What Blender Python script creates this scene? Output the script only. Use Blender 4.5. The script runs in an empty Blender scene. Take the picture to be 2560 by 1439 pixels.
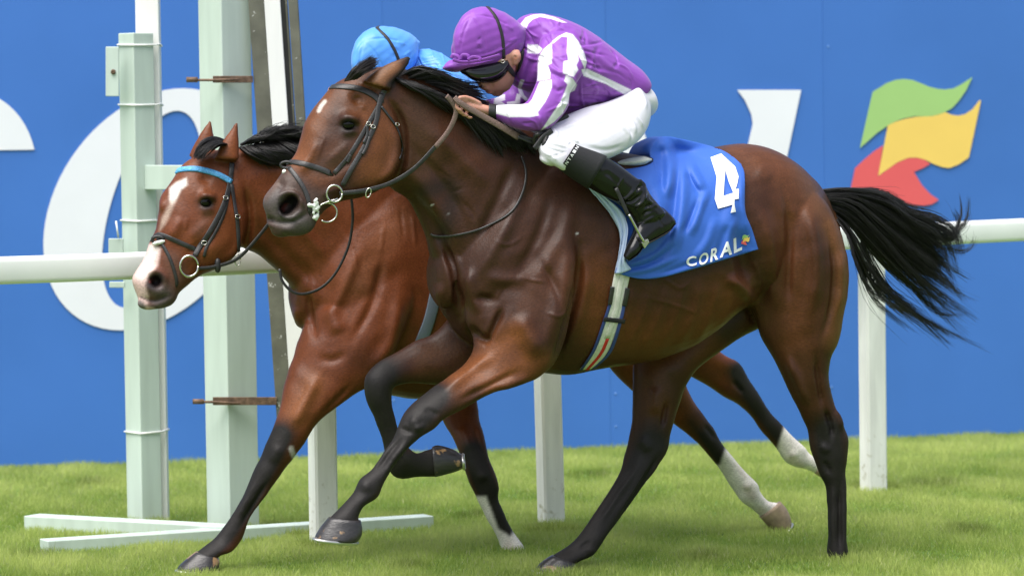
import bpy, bmesh, math, random
import numpy as np
from mathutils import Vector, Matrix
from mathutils.bvhtree import BVHTree

random.seed(7)
rng = np.random.default_rng(11)
R = math.radians
scene = bpy.context.scene
coll = scene.collection

# ------------------------------------------------------------------ camera
W, H = 2560.0, 1439.0
FPX = 8960.0                       # focal length in photograph pixels
CAM = np.array([0.0, 0.0, 1.75])
pitch = math.atan(389.5 / FPX); roll = R(0.8)
_F = np.array([0, math.cos(pitch), -math.sin(pitch)])
_U0 = np.array([0, math.sin(pitch), math.cos(pitch)])
_X0 = np.array([1.0, 0, 0])
_X = _X0 * math.cos(roll) - _U0 * math.sin(roll)
_U = _U0 * math.cos(roll) + _X0 * math.sin(roll)
cam_data = bpy.data.cameras.new('camera')
cam_data.sensor_width = 36.0
cam_data.lens = FPX / W * 36.0
cam_data.clip_end = 500.0
cam_data.dof.use_dof = True
cam_data.dof.focus_distance = 13.9
cam_data.dof.aperture_fstop = 3.2
cam = bpy.data.objects.new('camera', cam_data)
coll.objects.link(cam)
M = Matrix.Identity(4)
for i in range(3):
    M[i][0], M[i][1], M[i][2], M[i][3] = _X[i], _U[i], -_F[i], CAM[i]
cam.matrix_world = M
scene.camera = cam

# ------------------------------------------------------------------ sky, sun, exposure
SUN_ELEV, SUN_AZ = R(67), R(214)    # azimuth measured clockwise from +Y
world = bpy.data.worlds.new('World'); scene.world = world
world.use_nodes = True
wn = world.node_tree.nodes; wl = world.node_tree.links
bg = wn['Background']
sky = wn.new('ShaderNodeTexSky'); sky.sky_type = 'NISHITA'; sky.sun_disc = False
sky.sun_elevation = SUN_ELEV; sky.sun_rotation = SUN_AZ
sky.air_density = 1.0; sky.dust_density = 3.0; sky.ozone_density = 1.0
hs = wn.new('ShaderNodeHueSaturation'); hs.inputs['Saturation'].default_value = 0.6   # high cloud
wl.new(sky.outputs[0], hs.inputs['Color']); wl.new(hs.outputs[0], bg.inputs['Color'])
bg.inputs['Strength'].default_value = 0.13
sun_d = bpy.data.lights.new('sun', 'SUN'); sun_d.energy = 3.1; sun_d.angle = R(55); sun_d.color = (1.0, 0.965, 0.925)
sun = bpy.data.objects.new('sun', sun_d); coll.objects.link(sun)
sd = Vector((math.sin(SUN_AZ) * math.cos(SUN_ELEV), math.cos(SUN_AZ) * math.cos(SUN_ELEV), math.sin(SUN_ELEV)))
sun.rotation_euler = sd.to_track_quat('Z', 'Y').to_euler()
sun.location = (-4, -4, 8)
scene.view_settings.view_transform = 'Standard'
scene.view_settings.look = 'None'
scene.view_settings.exposure = 0.66
scene.view_settings.gamma = 1.0
scene.view_settings.use_curve_mapping = False
scene.render.engine = 'CYCLES'
scene.cycles.use_denoising = True
scene.cycles.max_bounces = 8

# ------------------------------------------------------------------ photograph geometry
def ray(px, py):
    px = np.asarray(px, float); py = np.asarray(py, float)
    a = ((px - W / 2) / FPX)[..., None]; b = (-(py - H / 2) / FPX)[..., None]
    return _F + a * _X + b * _U

def PZ(px, py, Z):
    d = ray(px, py); t = (np.asarray(Z, float) / d[..., 1])
    return CAM + d * t[..., None]

def PG(px, py, z=0.0):
    d = ray(px, py); t = (z - CAM[2]) / d[..., 2]
    return CAM + d * t[..., None]

def project(co):
    q = co - CAM
    zc = q @ _F
    return np.stack([W / 2 + FPX * (q @ _X) / zc, H / 2 - FPX * (q @ _U) / zc], 1)

class Frame:
    """a vertical plane standing in the place; v counts metres from it towards the camera side"""
    def __init__(s, origin, yaw):
        s.O = np.array(origin, float)
        s.u = np.array([math.cos(yaw), math.sin(yaw), 0.0])
        s.L = np.array([math.sin(yaw), -math.cos(yaw), 0.0])
    def pt(s, px, py, v=0.0):
        d = ray(px, py); v = np.asarray(v, float)
        t = (v + (s.O - CAM) @ s.L) / (d @ s.L)
        return CAM + d * t[..., None]
    def lat(s, co):
        return (co - s.O) @ s.L
    def mirror(s, co):
        return co - 2 * s.lat(co)[:, None] * s.L

YAW = R(28)
FA = Frame((0, 14.0, 0), YAW)        # front horse's middle plane
FB = Frame((0, 15.10, 0), YAW)       # back horse's middle plane
DEP = np.array([0.0, -1.0, 0.0])

# ------------------------------------------------------------------ mesh helpers
def cr(rows, sub=4):
    P = np.asarray(rows, float)
    if len(P) < 3 or sub <= 1:
        t = np.linspace(0, len(P) - 1, (len(P) - 1) * sub + 1)
        return np.stack([np.interp(t, range(len(P)), P[:, k]) for k in range(P.shape[1])], 1)
    Q = np.vstack([2 * P[0] - P[1], P, 2 * P[-1] - P[-2]])
    out = []
    for i in range(1, len(Q) - 2):
        p0, p1, p2, p3 = Q[i - 1], Q[i], Q[i + 1], Q[i + 2]
        for k in range(sub):
            t = k / sub
            out.append(0.5 * (2 * p1 + (p2 - p0) * t + (2 * p0 - 5 * p1 + 4 * p2 - p3) * t * t + (3 * p1 - p0 - 3 * p2 + p3) * t ** 3))
    out.append(P[-1])
    return np.array(out)

class Geo:
    def __init__(s): s.v = []; s.f = []; s.n = 0
    def add(s, v, f):
        v = np.asarray(v, float)
        s.f += [tuple(int(i) + s.n for i in q) for q in f]
        s.v.append(v); s.n += len(v)
        return s
    def verts(s): return np.vstack(s.v)
    def mesh(s, name):
        me = bpy.data.meshes.new(name)
        me.from_pydata(s.verts().tolist(), [], s.f); me.update()
        return me

def rings_to_geo(rings, closed_ends=True):
    n = rings.shape[1]; m = len(rings)
    v = rings.reshape(-1, 3); f = []
    for i in range(m - 1):
        for j in range(n):
            k = (j + 1) % n
            f.append((i * n + j, i * n + k, (i + 1) * n + k, (i + 1) * n + j))
    if closed_ends:
        v = np.vstack([v, rings[0].mean(0), rings[-1].mean(0)])
        a, b = m * n, m * n + 1
        for j in range(n):
            k = (j + 1) % n
            f.append((a, k, j)); f.append((b, (m - 1) * n + j, (m - 1) * n + k))
    return v, f

def loft(fr, st, mode='lat', v=0.0, n=28, sub=4, p=1.0, round_ends=(0.0, 0.0)):
    """st rows: ax, ay, bx, by, half depth [, v]: the two outline pixels of a section and its half thickness"""
    rows = [list(r) + ([v] if len(r) < 6 else []) for r in st]
    S = cr(rows, sub)
    A = fr.pt(S[:, 0], S[:, 1], S[:, 5]); B = fr.pt(S[:, 2], S[:, 3], S[:, 5])
    if mode == 'dep':                       # both edges at the depth of the middle
        mid = fr.pt((S[:, 0] + S[:, 2]) / 2, (S[:, 1] + S[:, 3]) / 2, S[:, 5])
        A = PZ(S[:, 0], S[:, 1], mid[:, 1]); B = PZ(S[:, 2], S[:, 3], mid[:, 1])
    D = fr.L if mode == 'lat' else DEP
    C = (A + B) / 2; h = (A - B) / 2
    th = np.linspace(0, 2 * math.pi, n, endpoint=False)
    cx = np.sign(np.cos(th)) * np.abs(np.cos(th)) ** p; sy = np.sign(np.sin(th)) * np.abs(np.sin(th)) ** p
    rings = C[:, None] + cx[None, :, None] * h[:, None] + sy[None, :, None] * (np.abs(S[:, 4])[:, None] * D)[:, None]
    def cap(ring, nxt, amt):
        c = ring.mean(0); d = (c - nxt.mean(0)); d = d / (np.linalg.norm(d) + 1e-9)
        rad = np.linalg.norm(ring - c, axis=1).mean() * amt
        return [c + (ring - c) * math.cos(a) + d * rad * math.sin(a) for a in (0.45, 0.9, 1.25)]
    R_ = list(rings)
    if round_ends[0] > 0: R_ = cap(rings[0], rings[1], round_ends[0])[::-1] + R_
    if round_ends[1] > 0: R_ = R_ + cap(rings[-1], rings[-2], round_ends[1])
    return rings_to_geo(np.array(R_))

def edges_of(me):
    e = np.empty(len(me.edges) * 2, np.int32); me.edges.foreach_get('vertices', e)
    return e.reshape(-1, 2)

def get_co(me):
    a = np.empty(len(me.vertices) * 3, np.float32); me.vertices.foreach_get('co', a)
    return a.reshape(-1, 3).astype(float)

def set_co(me, co):
    me.vertices.foreach_set('co', np.ascontiguousarray(co, np.float32).ravel()); me.update()

def get_no(me):
    a = np.empty(len(me.vertices) * 3, np.float32); me.vertices.foreach_get('normal', a)
    return a.reshape(-1, 3).astype(float)

def lap(co, e, deg):
    s = np.empty_like(co)
    for k in range(3):
        s[:, k] = np.bincount(e[:, 0], co[e[:, 1], k], len(co)) + np.bincount(e[:, 1], co[e[:, 0], k], len(co))
    return s / deg[:, None] - co

def taubin(me, it=10, lam=0.55, mu=-0.57):
    e = edges_of(me); co = get_co(me)
    deg = np.maximum(np.bincount(e.ravel(), minlength=len(co)), 1)
    for _ in range(it):
        co = co + lam * lap(co, e, deg); co = co + mu * lap(co, e, deg)
    set_co(me, co)

def smooth(me, it=4, lam=0.5):
    e = edges_of(me); co = get_co(me)
    deg = np.maximum(np.bincount(e.ravel(), minlength=len(co)), 1)
    for _ in range(it): co = co + lam * lap(co, e, deg)
    set_co(me, co)

def remesh(geo, voxel, name):
    me = geo.mesh(name + '_tmp'); o = bpy.data.objects.new('tmp', me); coll.objects.link(o)
    md = o.modifiers.new('r', 'REMESH'); md.mode = 'VOXEL'; md.voxel_size = voxel; md.adaptivity = 0
    dg = bpy.context.evaluated_depsgraph_get()
    out = bpy.data.meshes.new_from_object(o.evaluated_get(dg))
    bpy.data.objects.remove(o); bpy.data.meshes.remove(me)
    out.name = name
    return out

def pdist(P, line):
    """distance of points P (N,2) to a polyline, in pixels"""
    line = np.asarray(line, float); d = np.full(len(P), 1e9)
    if len(line) == 1: return np.hypot(*(P - line[0]).T)
    for a, b in zip(line[:-1], line[1:]):
        ab = b - a; L2 = max((ab ** 2).sum(), 1e-9)
        t = np.clip(((P - a) @ ab) / L2, 0, 1)
        d = np.minimum(d, np.hypot(*(P - a - t[:, None] * ab).T))
    return d

def pdist_t(P, line):
    """distance to a polyline and how far along it the nearest point lies (0..1)"""
    line = np.asarray(line, float); d = np.full(len(P), 1e9); tt = np.zeros(len(P))
    seg = np.hypot(*np.diff(line, axis=0).T); tot = seg.sum() + 1e-9; acc = 0.0
    for a, b, L in zip(line[:-1], line[1:], seg):
        ab = b - a; t = np.clip(((P - a) @ ab) / max(L * L, 1e-9), 0, 1); q = np.hypot(*(P - a - t[:, None] * ab).T)
        m = q < d; d = np.where(m, q, d); tt = np.where(m, (acc + t * L) / tot, tt); acc += L
    return d, tt

def inside(P, poly):
    poly = np.asarray(poly, float); x, y = P[:, 0], P[:, 1]; r = np.zeros(len(P), bool)
    for (x1, y1), (x2, y2) in zip(poly, np.roll(poly, -1, 0)):
        if y1 == y2: continue
        r ^= ((y1 > y) != (y2 > y)) & (x < (x2 - x1) * (y - y1) / (y2 - y1) + x1)
    return r

def sstep(x): x = np.clip(x, 0, 1); return x * x * (3 - 2 * x)

class Skin:
    """a closed mesh that is pushed, pulled and coloured along lines seen in the photograph"""
    def __init__(s, me, col, fr=None):
        s.gain = 1.0; s.log = []; s.me = me; s.fr = fr; s.co = get_co(me); s.upd()
        s.col = np.tile(np.array(col, float), (len(s.co), 1))
        s.P = project(s.co)
        s.v = fr.lat(s.co) if fr else np.zeros(len(s.co))
    def upd(s):
        s.no = get_no(s.me); q = CAM - s.co; q /= np.linalg.norm(q, axis=1)[:, None]
        s.face = (s.no * q).sum(1)
    def _w(s, line, r, facing, vr, taper=False):
        line = cr(line, 5) if len(line) > 2 else line
        lo = np.min(line, 0) - r; hi = np.max(line, 0) + r
        m = (s.P >= lo).all(1) & (s.P <= hi).all(1)
        if vr: m &= (s.v >= vr[0]) & (s.v <= vr[1])
        w = np.zeros(len(s.P)); i = np.where(m)[0]
        if len(i):
            if taper and len(line) > 1:
                d, t = pdist_t(s.P[i], line); w[i] = sstep(1 - d / r) * (0.12 + 0.88 * sstep(np.minimum(t, 1 - t) * 3.2))
            else: w[i] = sstep(1 - pdist(s.P[i], line) / r)
            if facing: w[i] *= np.clip(s.face[i] * 2.5 + 0.1, 0, 1)
        return w
    def push(s, line, r, amt, vr=None, facing=True):
        if s.gain != 1.0: s.log.append((line, r, amt, vr, facing))
        w = s._w(line, r, facing, vr, True)
        s.co = s.co + (w * amt * s.gain)[:, None] * s.no
    def replay(s, kr, ka):
        """the same forms once more, narrower and fainter, for crisp edges"""
        g, s.gain = s.gain, 1.0
        for line, r, amt, vr, facing in s.log:
            if len(line) > 1: s.push(line, max(r * kr, 6), amt * g * ka, vr, facing)
        s.gain = g
    def commit(s, it=0):
        set_co(s.me, s.co)
        if it: taubin(s.me, it, .6, -.45)
        s.co = get_co(s.me); s.upd(); s.P = project(s.co)
        if s.fr: s.v = s.fr.lat(s.co)
    def paint(s, line, r, col, a=1.0, vr=None, facing=False, hard=1.0):
        w = np.clip(s._w(line, r, facing, vr) * a * hard, 0, a)[:, None]
        s.col = s.col * (1 - w) + np.array(col) * w
    def fill(s, poly, col, feather=2.0, a=1.0, vr=None, facing=False):
        poly = np.asarray(poly, float); lo = poly.min(0) - feather; hi = poly.max(0) + feather
        m = (s.P >= lo).all(1) & (s.P <= hi).all(1)
        if vr: m &= (s.v >= vr[0]) & (s.v <= vr[1])
        if facing: m &= s.face > 0
        i = np.where(m)[0]
        if not len(i): return
        d = pdist(s.P[i], np.vstack([poly, poly[:1]])); d = np.where(inside(s.P[i], poly), d, -d)
        w = (sstep(0.5 + d / (2 * feather)) * a)[:, None]
        s.col[i] = s.col[i] * (1 - w) + np.array(col) * w
    def done(s):
        set_co(s.me, s.co)
        at = s.me.color_attributes.new('Col', 'FLOAT_COLOR', 'POINT')
        c = np.ones((len(s.co), 4), np.float32); c[:, :3] = s.col
        at.data.foreach_set('color', c.ravel())
        s.me.polygons.foreach_set('use_smooth', np.ones(len(s.me.polygons), bool)); s.me.update()
        return s.me

def bvh_of(me):
    co = get_co(me)
    return BVHTree.FromPolygons(co.tolist(), [tuple(p.vertices) for p in me.polygons])

def cast(bvh, px, py, back=False):
    d = ray(np.array([px]), np.array([py]))[0]; d = d / np.linalg.norm(d)
    if back: h = bvh.ray_cast(Vector(CAM + d * 40), Vector(-d))
    else: h = bvh.ray_cast(Vector(CAM), Vector(d))
    if h[0] is None: return None, None
    return np.array(h[0]), np.array(h[1])

def cast_near(bvh, px, py, reach=30):
    for r_ in range(0, reach, 3):
        for a in np.linspace(0, 2 * math.pi, 1 if r_ == 0 else 12, endpoint=False):
            p, n = cast(bvh, px + r_ * math.cos(a), py + r_ * math.sin(a))
            if p is not None: return p, n
    return None, None

def hug(bvh, line, off=0.004, sub=6, back=False, sm=3):
    """points on a surface under a pixel line"""
    L = cr(line, sub) if len(line) > 2 else cr(line, sub * 2)
    pts = []; nos = []; L2 = []
    for x, y in L:
        p, n = cast(bvh, x, y, back)
        if p is None: continue
        pts.append(p + n * off); nos.append(n); L2.append((x, y))
    pts = np.array(pts); nos = np.array(nos)
    for _ in range(sm):
        if len(pts) > 2:
            pts[1:-1] = (pts[:-2] + 2 * pts[1:-1] + pts[2:]) / 4
            nos[1:-1] = (nos[:-2] + 2 * nos[1:-1] + nos[2:]) / 4
    nos /= np.linalg.norm(nos, axis=1)[:, None]
    return pts, nos

def hug_loop(bvh, line, off=0.004, sub=6):
    a, an = hug(bvh, line, off, sub); b, bn = hug(bvh, line, off, sub, back=True)
    return np.vstack([a, b[::-1], a[:1]]), np.vstack([an, bn[::-1], an[:1]])

def ribbon(pts, nos, width, thick=0.004):
    """flat strap with thickness along points, lying on normals"""
    T = np.gradient(pts, axis=0); T /= np.linalg.norm(T, axis=1)[:, None] + 1e-12
    S = np.cross(T, nos); S /= np.linalg.norm(S, axis=1)[:, None] + 1e-12
    N = np.cross(S, T)
    w = np.broadcast_to(np.asarray(width, float), (len(pts),))[:, None] / 2
    t = thick / 2
    prof = [(-1, -1), (-1, .35), (-.8, 1), (.8, 1), (1, .35), (1, -1)]
    rings = np.stack([pts + S * w * a + N * t * b for a, b in prof], 1)
    return rings_to_geo(rings)

def tube(pts, rad, n=8):
    pts = np.asarray(pts, float)
    T = np.gradient(pts, axis=0); T /= np.linalg.norm(T, axis=1)[:, None] + 1e-12
    ref = np.array([0.13, 0.3, 0.94]); A = np.cross(T, ref); A /= np.linalg.norm(A, axis=1)[:, None] + 1e-12
    B = np.cross(T, A); r = np.broadcast_to(np.asarray(rad, float), (len(pts),))[:, None]
    th = np.linspace(0, 2 * math.pi, n, endpoint=False)
    return rings_to_geo(np.stack([pts + A * r * math.cos(t) + B * r * math.sin(t) for t in th], 1))

def ring3(c, ax, bx, rad, n=28, m=8, arc=(0, 2 * math.pi)):
    t = np.linspace(arc[0], arc[1], n)
    return tube(np.asarray(c) + np.cos(t)[:, None] * np.asarray(ax) + np.sin(t)[:, None] * np.asarray(bx), rad, m)

def box8(p):   # 8 corners: bottom 4, top 4
    return np.asarray(p, float), [(3, 2, 1, 0), (4, 5, 6, 7), (0, 1, 5, 4), (1, 2, 6, 5), (2, 3, 7, 6), (3, 0, 4, 7)]

def prism(base, top):
    n = len(base); f = [tuple(range(n))[::-1], tuple(range(n, 2 * n))]
    for i in range(n): f.append((i, (i + 1) % n, n + (i + 1) % n, n + i))
    return np.vstack([base, top]), f

# ------------------------------------------------------------------ objects
def link(name, me, mat=None, parent=None, smooth_=True, bevel=0.0):
    o = bpy.data.objects.new(name, me); coll.objects.link(o)
    if mat:
        me.materials.clear(); me.materials.append(mat)
    if smooth_: me.polygons.foreach_set('use_smooth', np.ones(len(me.polygons), bool))
    if parent: o.parent = parent
    if bevel:
        b = o.modifiers.new('bevel', 'BEVEL'); b.width = bevel; b.segments = 2; b.limit_method = 'ANGLE'
    return o

def part(name, vf, mat, parent, smooth_=True, bevel=0.0):
    g = Geo()
    for a in (vf if isinstance(vf, list) else [vf]): g.add(*a)
    me = g.mesh(name)
    bm = bmesh.new(); bm.from_mesh(me); bmesh.ops.recalc_face_normals(bm, faces=bm.faces); bm.to_mesh(me); bm.free()
    return link(name, me, mat, parent, smooth_, bevel)

def thing(name, label, cat, group=None, kind=None):
    o = bpy.data.objects.new(name, None); coll.objects.link(o); o.empty_display_size = 0.2
    return tag(o, label, cat, group, kind)

def tag(o, label=None, cat=None, group=None, kind=None):
    if label: o['label'] = label
    if cat: o['category'] = cat
    if group: o['group'] = group
    if kind: o['kind'] = kind
    return o

# ------------------------------------------------------------------ materials
def material(name, col=(0.5, 0.5, 0.5), rough=0.5, metal=0.0, var=0.0, scale=6.0, bump=0.0, bscale=60.0, attr=False,
             spec=0.5, sheen=0.0, coat=0.0, detail=4.0, stretch=(1, 1, 1), sss=0.0, rvar=0.0):
    m = bpy.data.materials.new(name); m.use_nodes = True
    N = m.node_tree.nodes; K = m.node_tree.links; b = N['Principled BSDF']
    b.inputs['Roughness'].default_value = rough; b.inputs['Metallic'].default_value = metal
    b.inputs['Specular IOR Level'].default_value = spec
    b.inputs['Sheen Weight'].default_value = sheen; b.inputs['Coat Weight'].default_value = coat
    b.inputs['Coat Roughness'].default_value = 0.08
    if sss: b.inputs['Subsurface Weight'].default_value = sss; b.inputs['Subsurface Scale'].default_value = 0.01
    tc = N.new('ShaderNodeTexCoord'); mp = N.new('ShaderNodeMapping'); mp.inputs['Scale'].default_value = stretch
    K.new(tc.outputs['Object'], mp.inputs['Vector'])
    if attr:
        src = N.new('ShaderNodeAttribute'); src.attribute_name = 'Col'; out = src.outputs['Color']
    else:
        src = N.new('ShaderNodeRGB'); src.outputs[0].default_value = (*col, 1); out = src.outputs[0]
    if var or rvar:
        nz = N.new('ShaderNodeTexNoise'); nz.inputs['Scale'].default_value = scale; nz.inputs['Detail'].default_value = detail
        K.new(mp.outputs[0], nz.inputs['Vector'])
    if var:
        mr = N.new('ShaderNodeMapRange'); mr.inputs['From Min'].default_value = 0.3; mr.inputs['From Max'].default_value = 0.7
        mr.inputs['To Min'].default_value = 1 - var; mr.inputs['To Max'].default_value = 1 + var
        K.new(nz.outputs['Fac'], mr.inputs['Value'])
        mx = N.new('ShaderNodeVectorMath'); mx.operation = 'SCALE'
        K.new(out, mx.inputs[0]); K.new(mr.outputs[0], mx.inputs['Scale']); out = mx.outputs[0]
    K.new(out, b.inputs['Base Color'])
    if rvar:
        m2 = N.new('ShaderNodeMapRange'); m2.inputs['From Min'].default_value = 0.3; m2.inputs['From Max'].default_value = 0.7
        m2.inputs['To Min'].default_value = max(rough - rvar, 0.02); m2.inputs['To Max'].default_value = rough + rvar
        K.new(nz.outputs['Fac'], m2.inputs['Value']); K.new(m2.outputs[0], b.inputs['Roughness'])
    if bump:
        n2 = N.new('ShaderNodeTexNoise'); n2.inputs['Scale'].default_value = bscale; n2.inputs['Detail'].default_value = 3
        K.new(mp.outputs[0], n2.inputs['Vector'])
        bp = N.new('ShaderNodeBump'); bp.inputs['Strength'].default_value = bump; bp.inputs['Distance'].default_value = 0.01
        K.new(n2.outputs['Fac'], bp.inputs['Height']); K.new(bp.outputs[0], b.inputs['Normal'])
    return m

def noise2(x, y, seed=0, octv=3):
    r = np.random.default_rng(seed); s = np.zeros_like(x); a = 1.0; k = 1.0
    for o in range(octv):
        for _ in range(4):
            th = r.uniform(0, 2 * math.pi); ph = r.uniform(0, 6.28); f = k * r.uniform(.7, 1.4)
            s += a * np.sin(f * (x * math.cos(th) + y * math.sin(th)) + ph) / 4
        a *= .55; k *= 2.1
    return s

def creases(m, scale=9.0, strength=.5, dist=.006, stretch=(1, 1, 1), rot=(0, 0, 0)):
    """sharp cloth creases: ridged relief laid under a material's own bump"""
    N = m.node_tree.nodes; K = m.node_tree.links; b = N['Principled BSDF']
    tc = [n for n in N if n.type == 'TEX_COORD'][0]; mp = N.new('ShaderNodeMapping'); mp.inputs['Scale'].default_value = stretch; mp.inputs['Rotation'].default_value = rot
    nz = N.new('ShaderNodeTexNoise'); nz.noise_type = 'RIDGED_MULTIFRACTAL'; nz.inputs['Scale'].default_value = scale; nz.inputs['Detail'].default_value = 2.5; nz.inputs['Distortion'].default_value = .6
    K.new(tc.outputs['Object'], mp.inputs['Vector']); K.new(mp.outputs[0], nz.inputs['Vector'])
    bp = N.new('ShaderNodeBump'); bp.inputs['Strength'].default_value = strength; bp.inputs['Distance'].default_value = dist
    K.new(nz.outputs['Fac'], bp.inputs['Height'])
    if b.inputs['Normal'].links: K.new(b.inputs['Normal'].links[0].from_socket, bp.inputs['Normal'])
    K.new(bp.outputs[0], b.inputs['Normal'])
# ================================================================== the setting
def ground_z(x, y):
    return 0.012 * noise2(x, y, 3, 2) * np.clip((y - 14.2) / 1.5, 0.25, 1)

m_soil = material('turf_soil', (0.10, 0.19, 0.03), 0.9, var=0.35, scale=5, bump=0.4, bscale=90)
xs = np.concatenate([[-60, -30, -14], np.linspace(-7, 7, 71), [14, 30, 60]]); ys = np.concatenate([[-6, 4, 9], np.linspace(11, 22, 56), [30, 45, 90]])
gx, gy = np.meshgrid(xs, ys); nz_ = ground_z(gx, gy) * ((np.abs(gx) <= 7) & (gy >= 11) & (gy <= 22))
nx = len(xs); V = np.stack([gx.ravel(), gy.ravel(), nz_.ravel()], 1)
F_ = [(j * nx + i, j * nx + i + 1, (j + 1) * nx + i + 1, (j + 1) * nx + i) for j in range(len(ys) - 1) for i in range(nx - 1)]
g = Geo().add(V, F_); tag(link('ground', g.mesh('ground'), m_soil), kind='structure')

# grass blades, one sheet of countless blades
def tri_mesh(name, co, tris, col=None):
    me = bpy.data.meshes.new(name); nv, nf = len(co), len(tris)
    me.vertices.add(nv); me.loops.add(nf * 3); me.polygons.add(nf)
    me.vertices.foreach_set('co', np.ascontiguousarray(co, np.float32).ravel())
    me.loops.foreach_set('vertex_index', np.ascontiguousarray(tris, np.int32).ravel())
    me.polygons.foreach_set('loop_start', np.arange(0, nf * 3, 3, dtype=np.int32))
    me.update(calc_edges=True)
    if col is not None:
        at = me.color_attributes.new('Col', 'FLOAT_COLOR', 'POINT')
        c = np.ones((nv, 4), np.float32); c[:, :3] = col; at.data.foreach_set('color', c.ravel())
    return me

def make_grass():
    n = 690000
    y = 12.3 + 8.5 * rng.random(n) ** 1.12
    x = (rng.random(n) * 2 - 1) * (0.16 * y + 1.2)
    clump = noise2(x * 8, y * 5, 21, 3); patch = noise2(x * 2.2, y * 2.2, 5, 2); broad = noise2(x * .9, y * .9, 8, 2)
    h = 0.024 + 0.012 * np.clip(clump + 0.3, -1, 2) + 0.010 * rng.random(n) + 0.004 * patch
    h = np.clip(h, 0.012, 0.06); odd = rng.random(n) < 0.015; h = np.where(odd, h * 1.6, h)
    w = 0.0015 + 0.0016 * rng.random(n)
    tuft = np.zeros(n)
    for px_, py_, rad in ((2330, 1215, .22), (95, 1388, .16), (690, 1318, .10), (1480, 1190, .2), (1180, 1290, .16), (2420, 1330, .2), (620, 1240, .18), (230, 1210, .2), (1760, 1395, .16), (1010, 1420, .14)):
        c_ = PG(px_, py_); tuft = np.maximum(tuft, sstep(1 - np.hypot(x - c_[0], (y - c_[1]) * .7) / rad) * (noise2(x * 30, y * 30, 44, 2) > -.2))
    h = h + .022 * tuft
    m_ = np.arange(n) < 9000; pick = rng.integers(0, 6, n)          # longer blades the mower leaves at the feet of posts
    feet = np.array([PG(a_, b_)[:2] for a_, b_ in ((810, 1366), (1380, 1325), (2184, 1224), (358, 1316), (578, 1334), (760, 1338))])
    an = rng.random(n) * 6.28; rr = .05 + .07 * rng.random(n)
    x = np.where(m_, feet[pick, 0] + np.cos(an) * rr, x); y = np.where(m_, feet[pick, 1] + np.sin(an) * rr * .8, y); h = np.where(m_, .03 + .04 * rng.random(n), h)
    a = rng.random(n) * 2 * math.pi; lean = 0.2 + 0.8 * rng.random(n) ** 1.2
    dx, dy = np.cos(a) * h * lean, np.sin(a) * h * lean
    b = rng.random(n) * 2 * math.pi; wx, wy = np.cos(b) * w, np.sin(b) * w
    z0 = ground_z(x, y) - 0.003
    p = np.empty((n, 3, 3))
    p[:, 0] = np.stack([x - wx, y - wy, z0], 1); p[:, 1] = np.stack([x + wx, y + wy, z0], 1)
    p[:, 2] = np.stack([x + dx, y + dy, z0 + h * (1.05 - .25 * lean)], 1)
    k = np.clip(0.5 + 0.36 * clump + 0.26 * patch + 0.15 * broad + 0.3 * (rng.random(n) - .5), 0, 1)[:, None]
    c = np.array([0.235, 0.335, 0.056]) * (1 - k) + np.array([0.57, 0.64, 0.20]) * k
    c = c * (1 - .35 * tuft[:, None])
    straw = (rng.random(n) < 0.06)[:, None]; c = np.where(straw, np.array([0.46, 0.48, 0.24]), c)
    return tri_mesh('grass', p.reshape(-1, 3), np.arange(n * 3).reshape(-1, 3), np.repeat(c[:, None], 3, 1).reshape(-1, 3))

m_grass = bpy.data.materials.new('grass_blades'); m_grass.use_nodes = True
N_ = m_grass.node_tree.nodes; K_ = m_grass.node_tree.links
at_ = N_.new('ShaderNodeAttribute'); at_.attribute_name = 'Col'
pb = N_['Principled BSDF']; pb.inputs['Roughness'].default_value = 0.55; pb.inputs['Specular IOR Level'].default_value = 0.25
tr = N_.new('ShaderNodeBsdfTranslucent'); mixs = N_.new('ShaderNodeMixShader'); mixs.inputs[0].default_value = 0.5
K_.new(at_.outputs['Color'], pb.inputs['Base Color']); K_.new(at_.outputs['Color'], tr.inputs['Color'])
K_.new(pb.outputs[0], mixs.inputs[1]); K_.new(tr.outputs[0], mixs.inputs[2]); K_.new(mixs.outputs[0], N_['Material Output'].inputs['Surface'])
tag(link('grass', make_grass(), m_grass, smooth_=False), 'short bright green turf of the race track', kind='stuff')

# ------------------------------------------------------------------ blue hoarding with lettering
p0 = PG(0, 1170); p1 = PG(2560, 1085)
FW = Frame(p0, math.atan2(p1[1] - p0[1], p1[0] - p0[0]))
m_blue = material('hoarding_blue', (0.050, 0.172, 0.56), 0.42, var=0.05, scale=1.3, detail=7, bump=0.10, bscale=1.6, spec=0.5, rvar=0.04)
_n = m_blue.node_tree.nodes; _k = m_blue.node_tree.links; _oi = _n.new('ShaderNodeObjectInfo'); _m = _n.new('ShaderNodeMapRange')   # every sheet printed a shade apart
_m.inputs['To Min'].default_value = .95; _m.inputs['To Max'].default_value = 1.05; _k.new(_oi.outputs['Random'], _m.inputs['Value'])
_s = _n.new('ShaderNodeVectorMath'); _s.operation = 'SCALE'; _o = _n['Principled BSDF'].inputs['Base Color'].links[0].from_socket
_k.new(_o, _s.inputs[0]); _k.new(_m.outputs[0], _s.inputs['Scale']); _k.new(_s.outputs[0], _n['Principled BSDF'].inputs['Base Color'])
m_letter = material('letter_white', (0.84, 0.84, 0.91), 0.45, var=0.025, scale=3)
hoard = thing('advertising_hoarding', 'long blue advertising hoarding with giant white letters and a flag emblem', 'hoarding')
def on_wall(poly, z, rear):
    a = FW.pt(poly[:, 0], poly[:, 1], z); b = a - FW.L * (z - rear)
    return a, b
m_rivet = material('rivet', (0.16, 0.32, 0.68), 0.4, metal=0.3, var=0.1)
pw = 1.245; u0 = 0.86 - pw * 3
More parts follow.
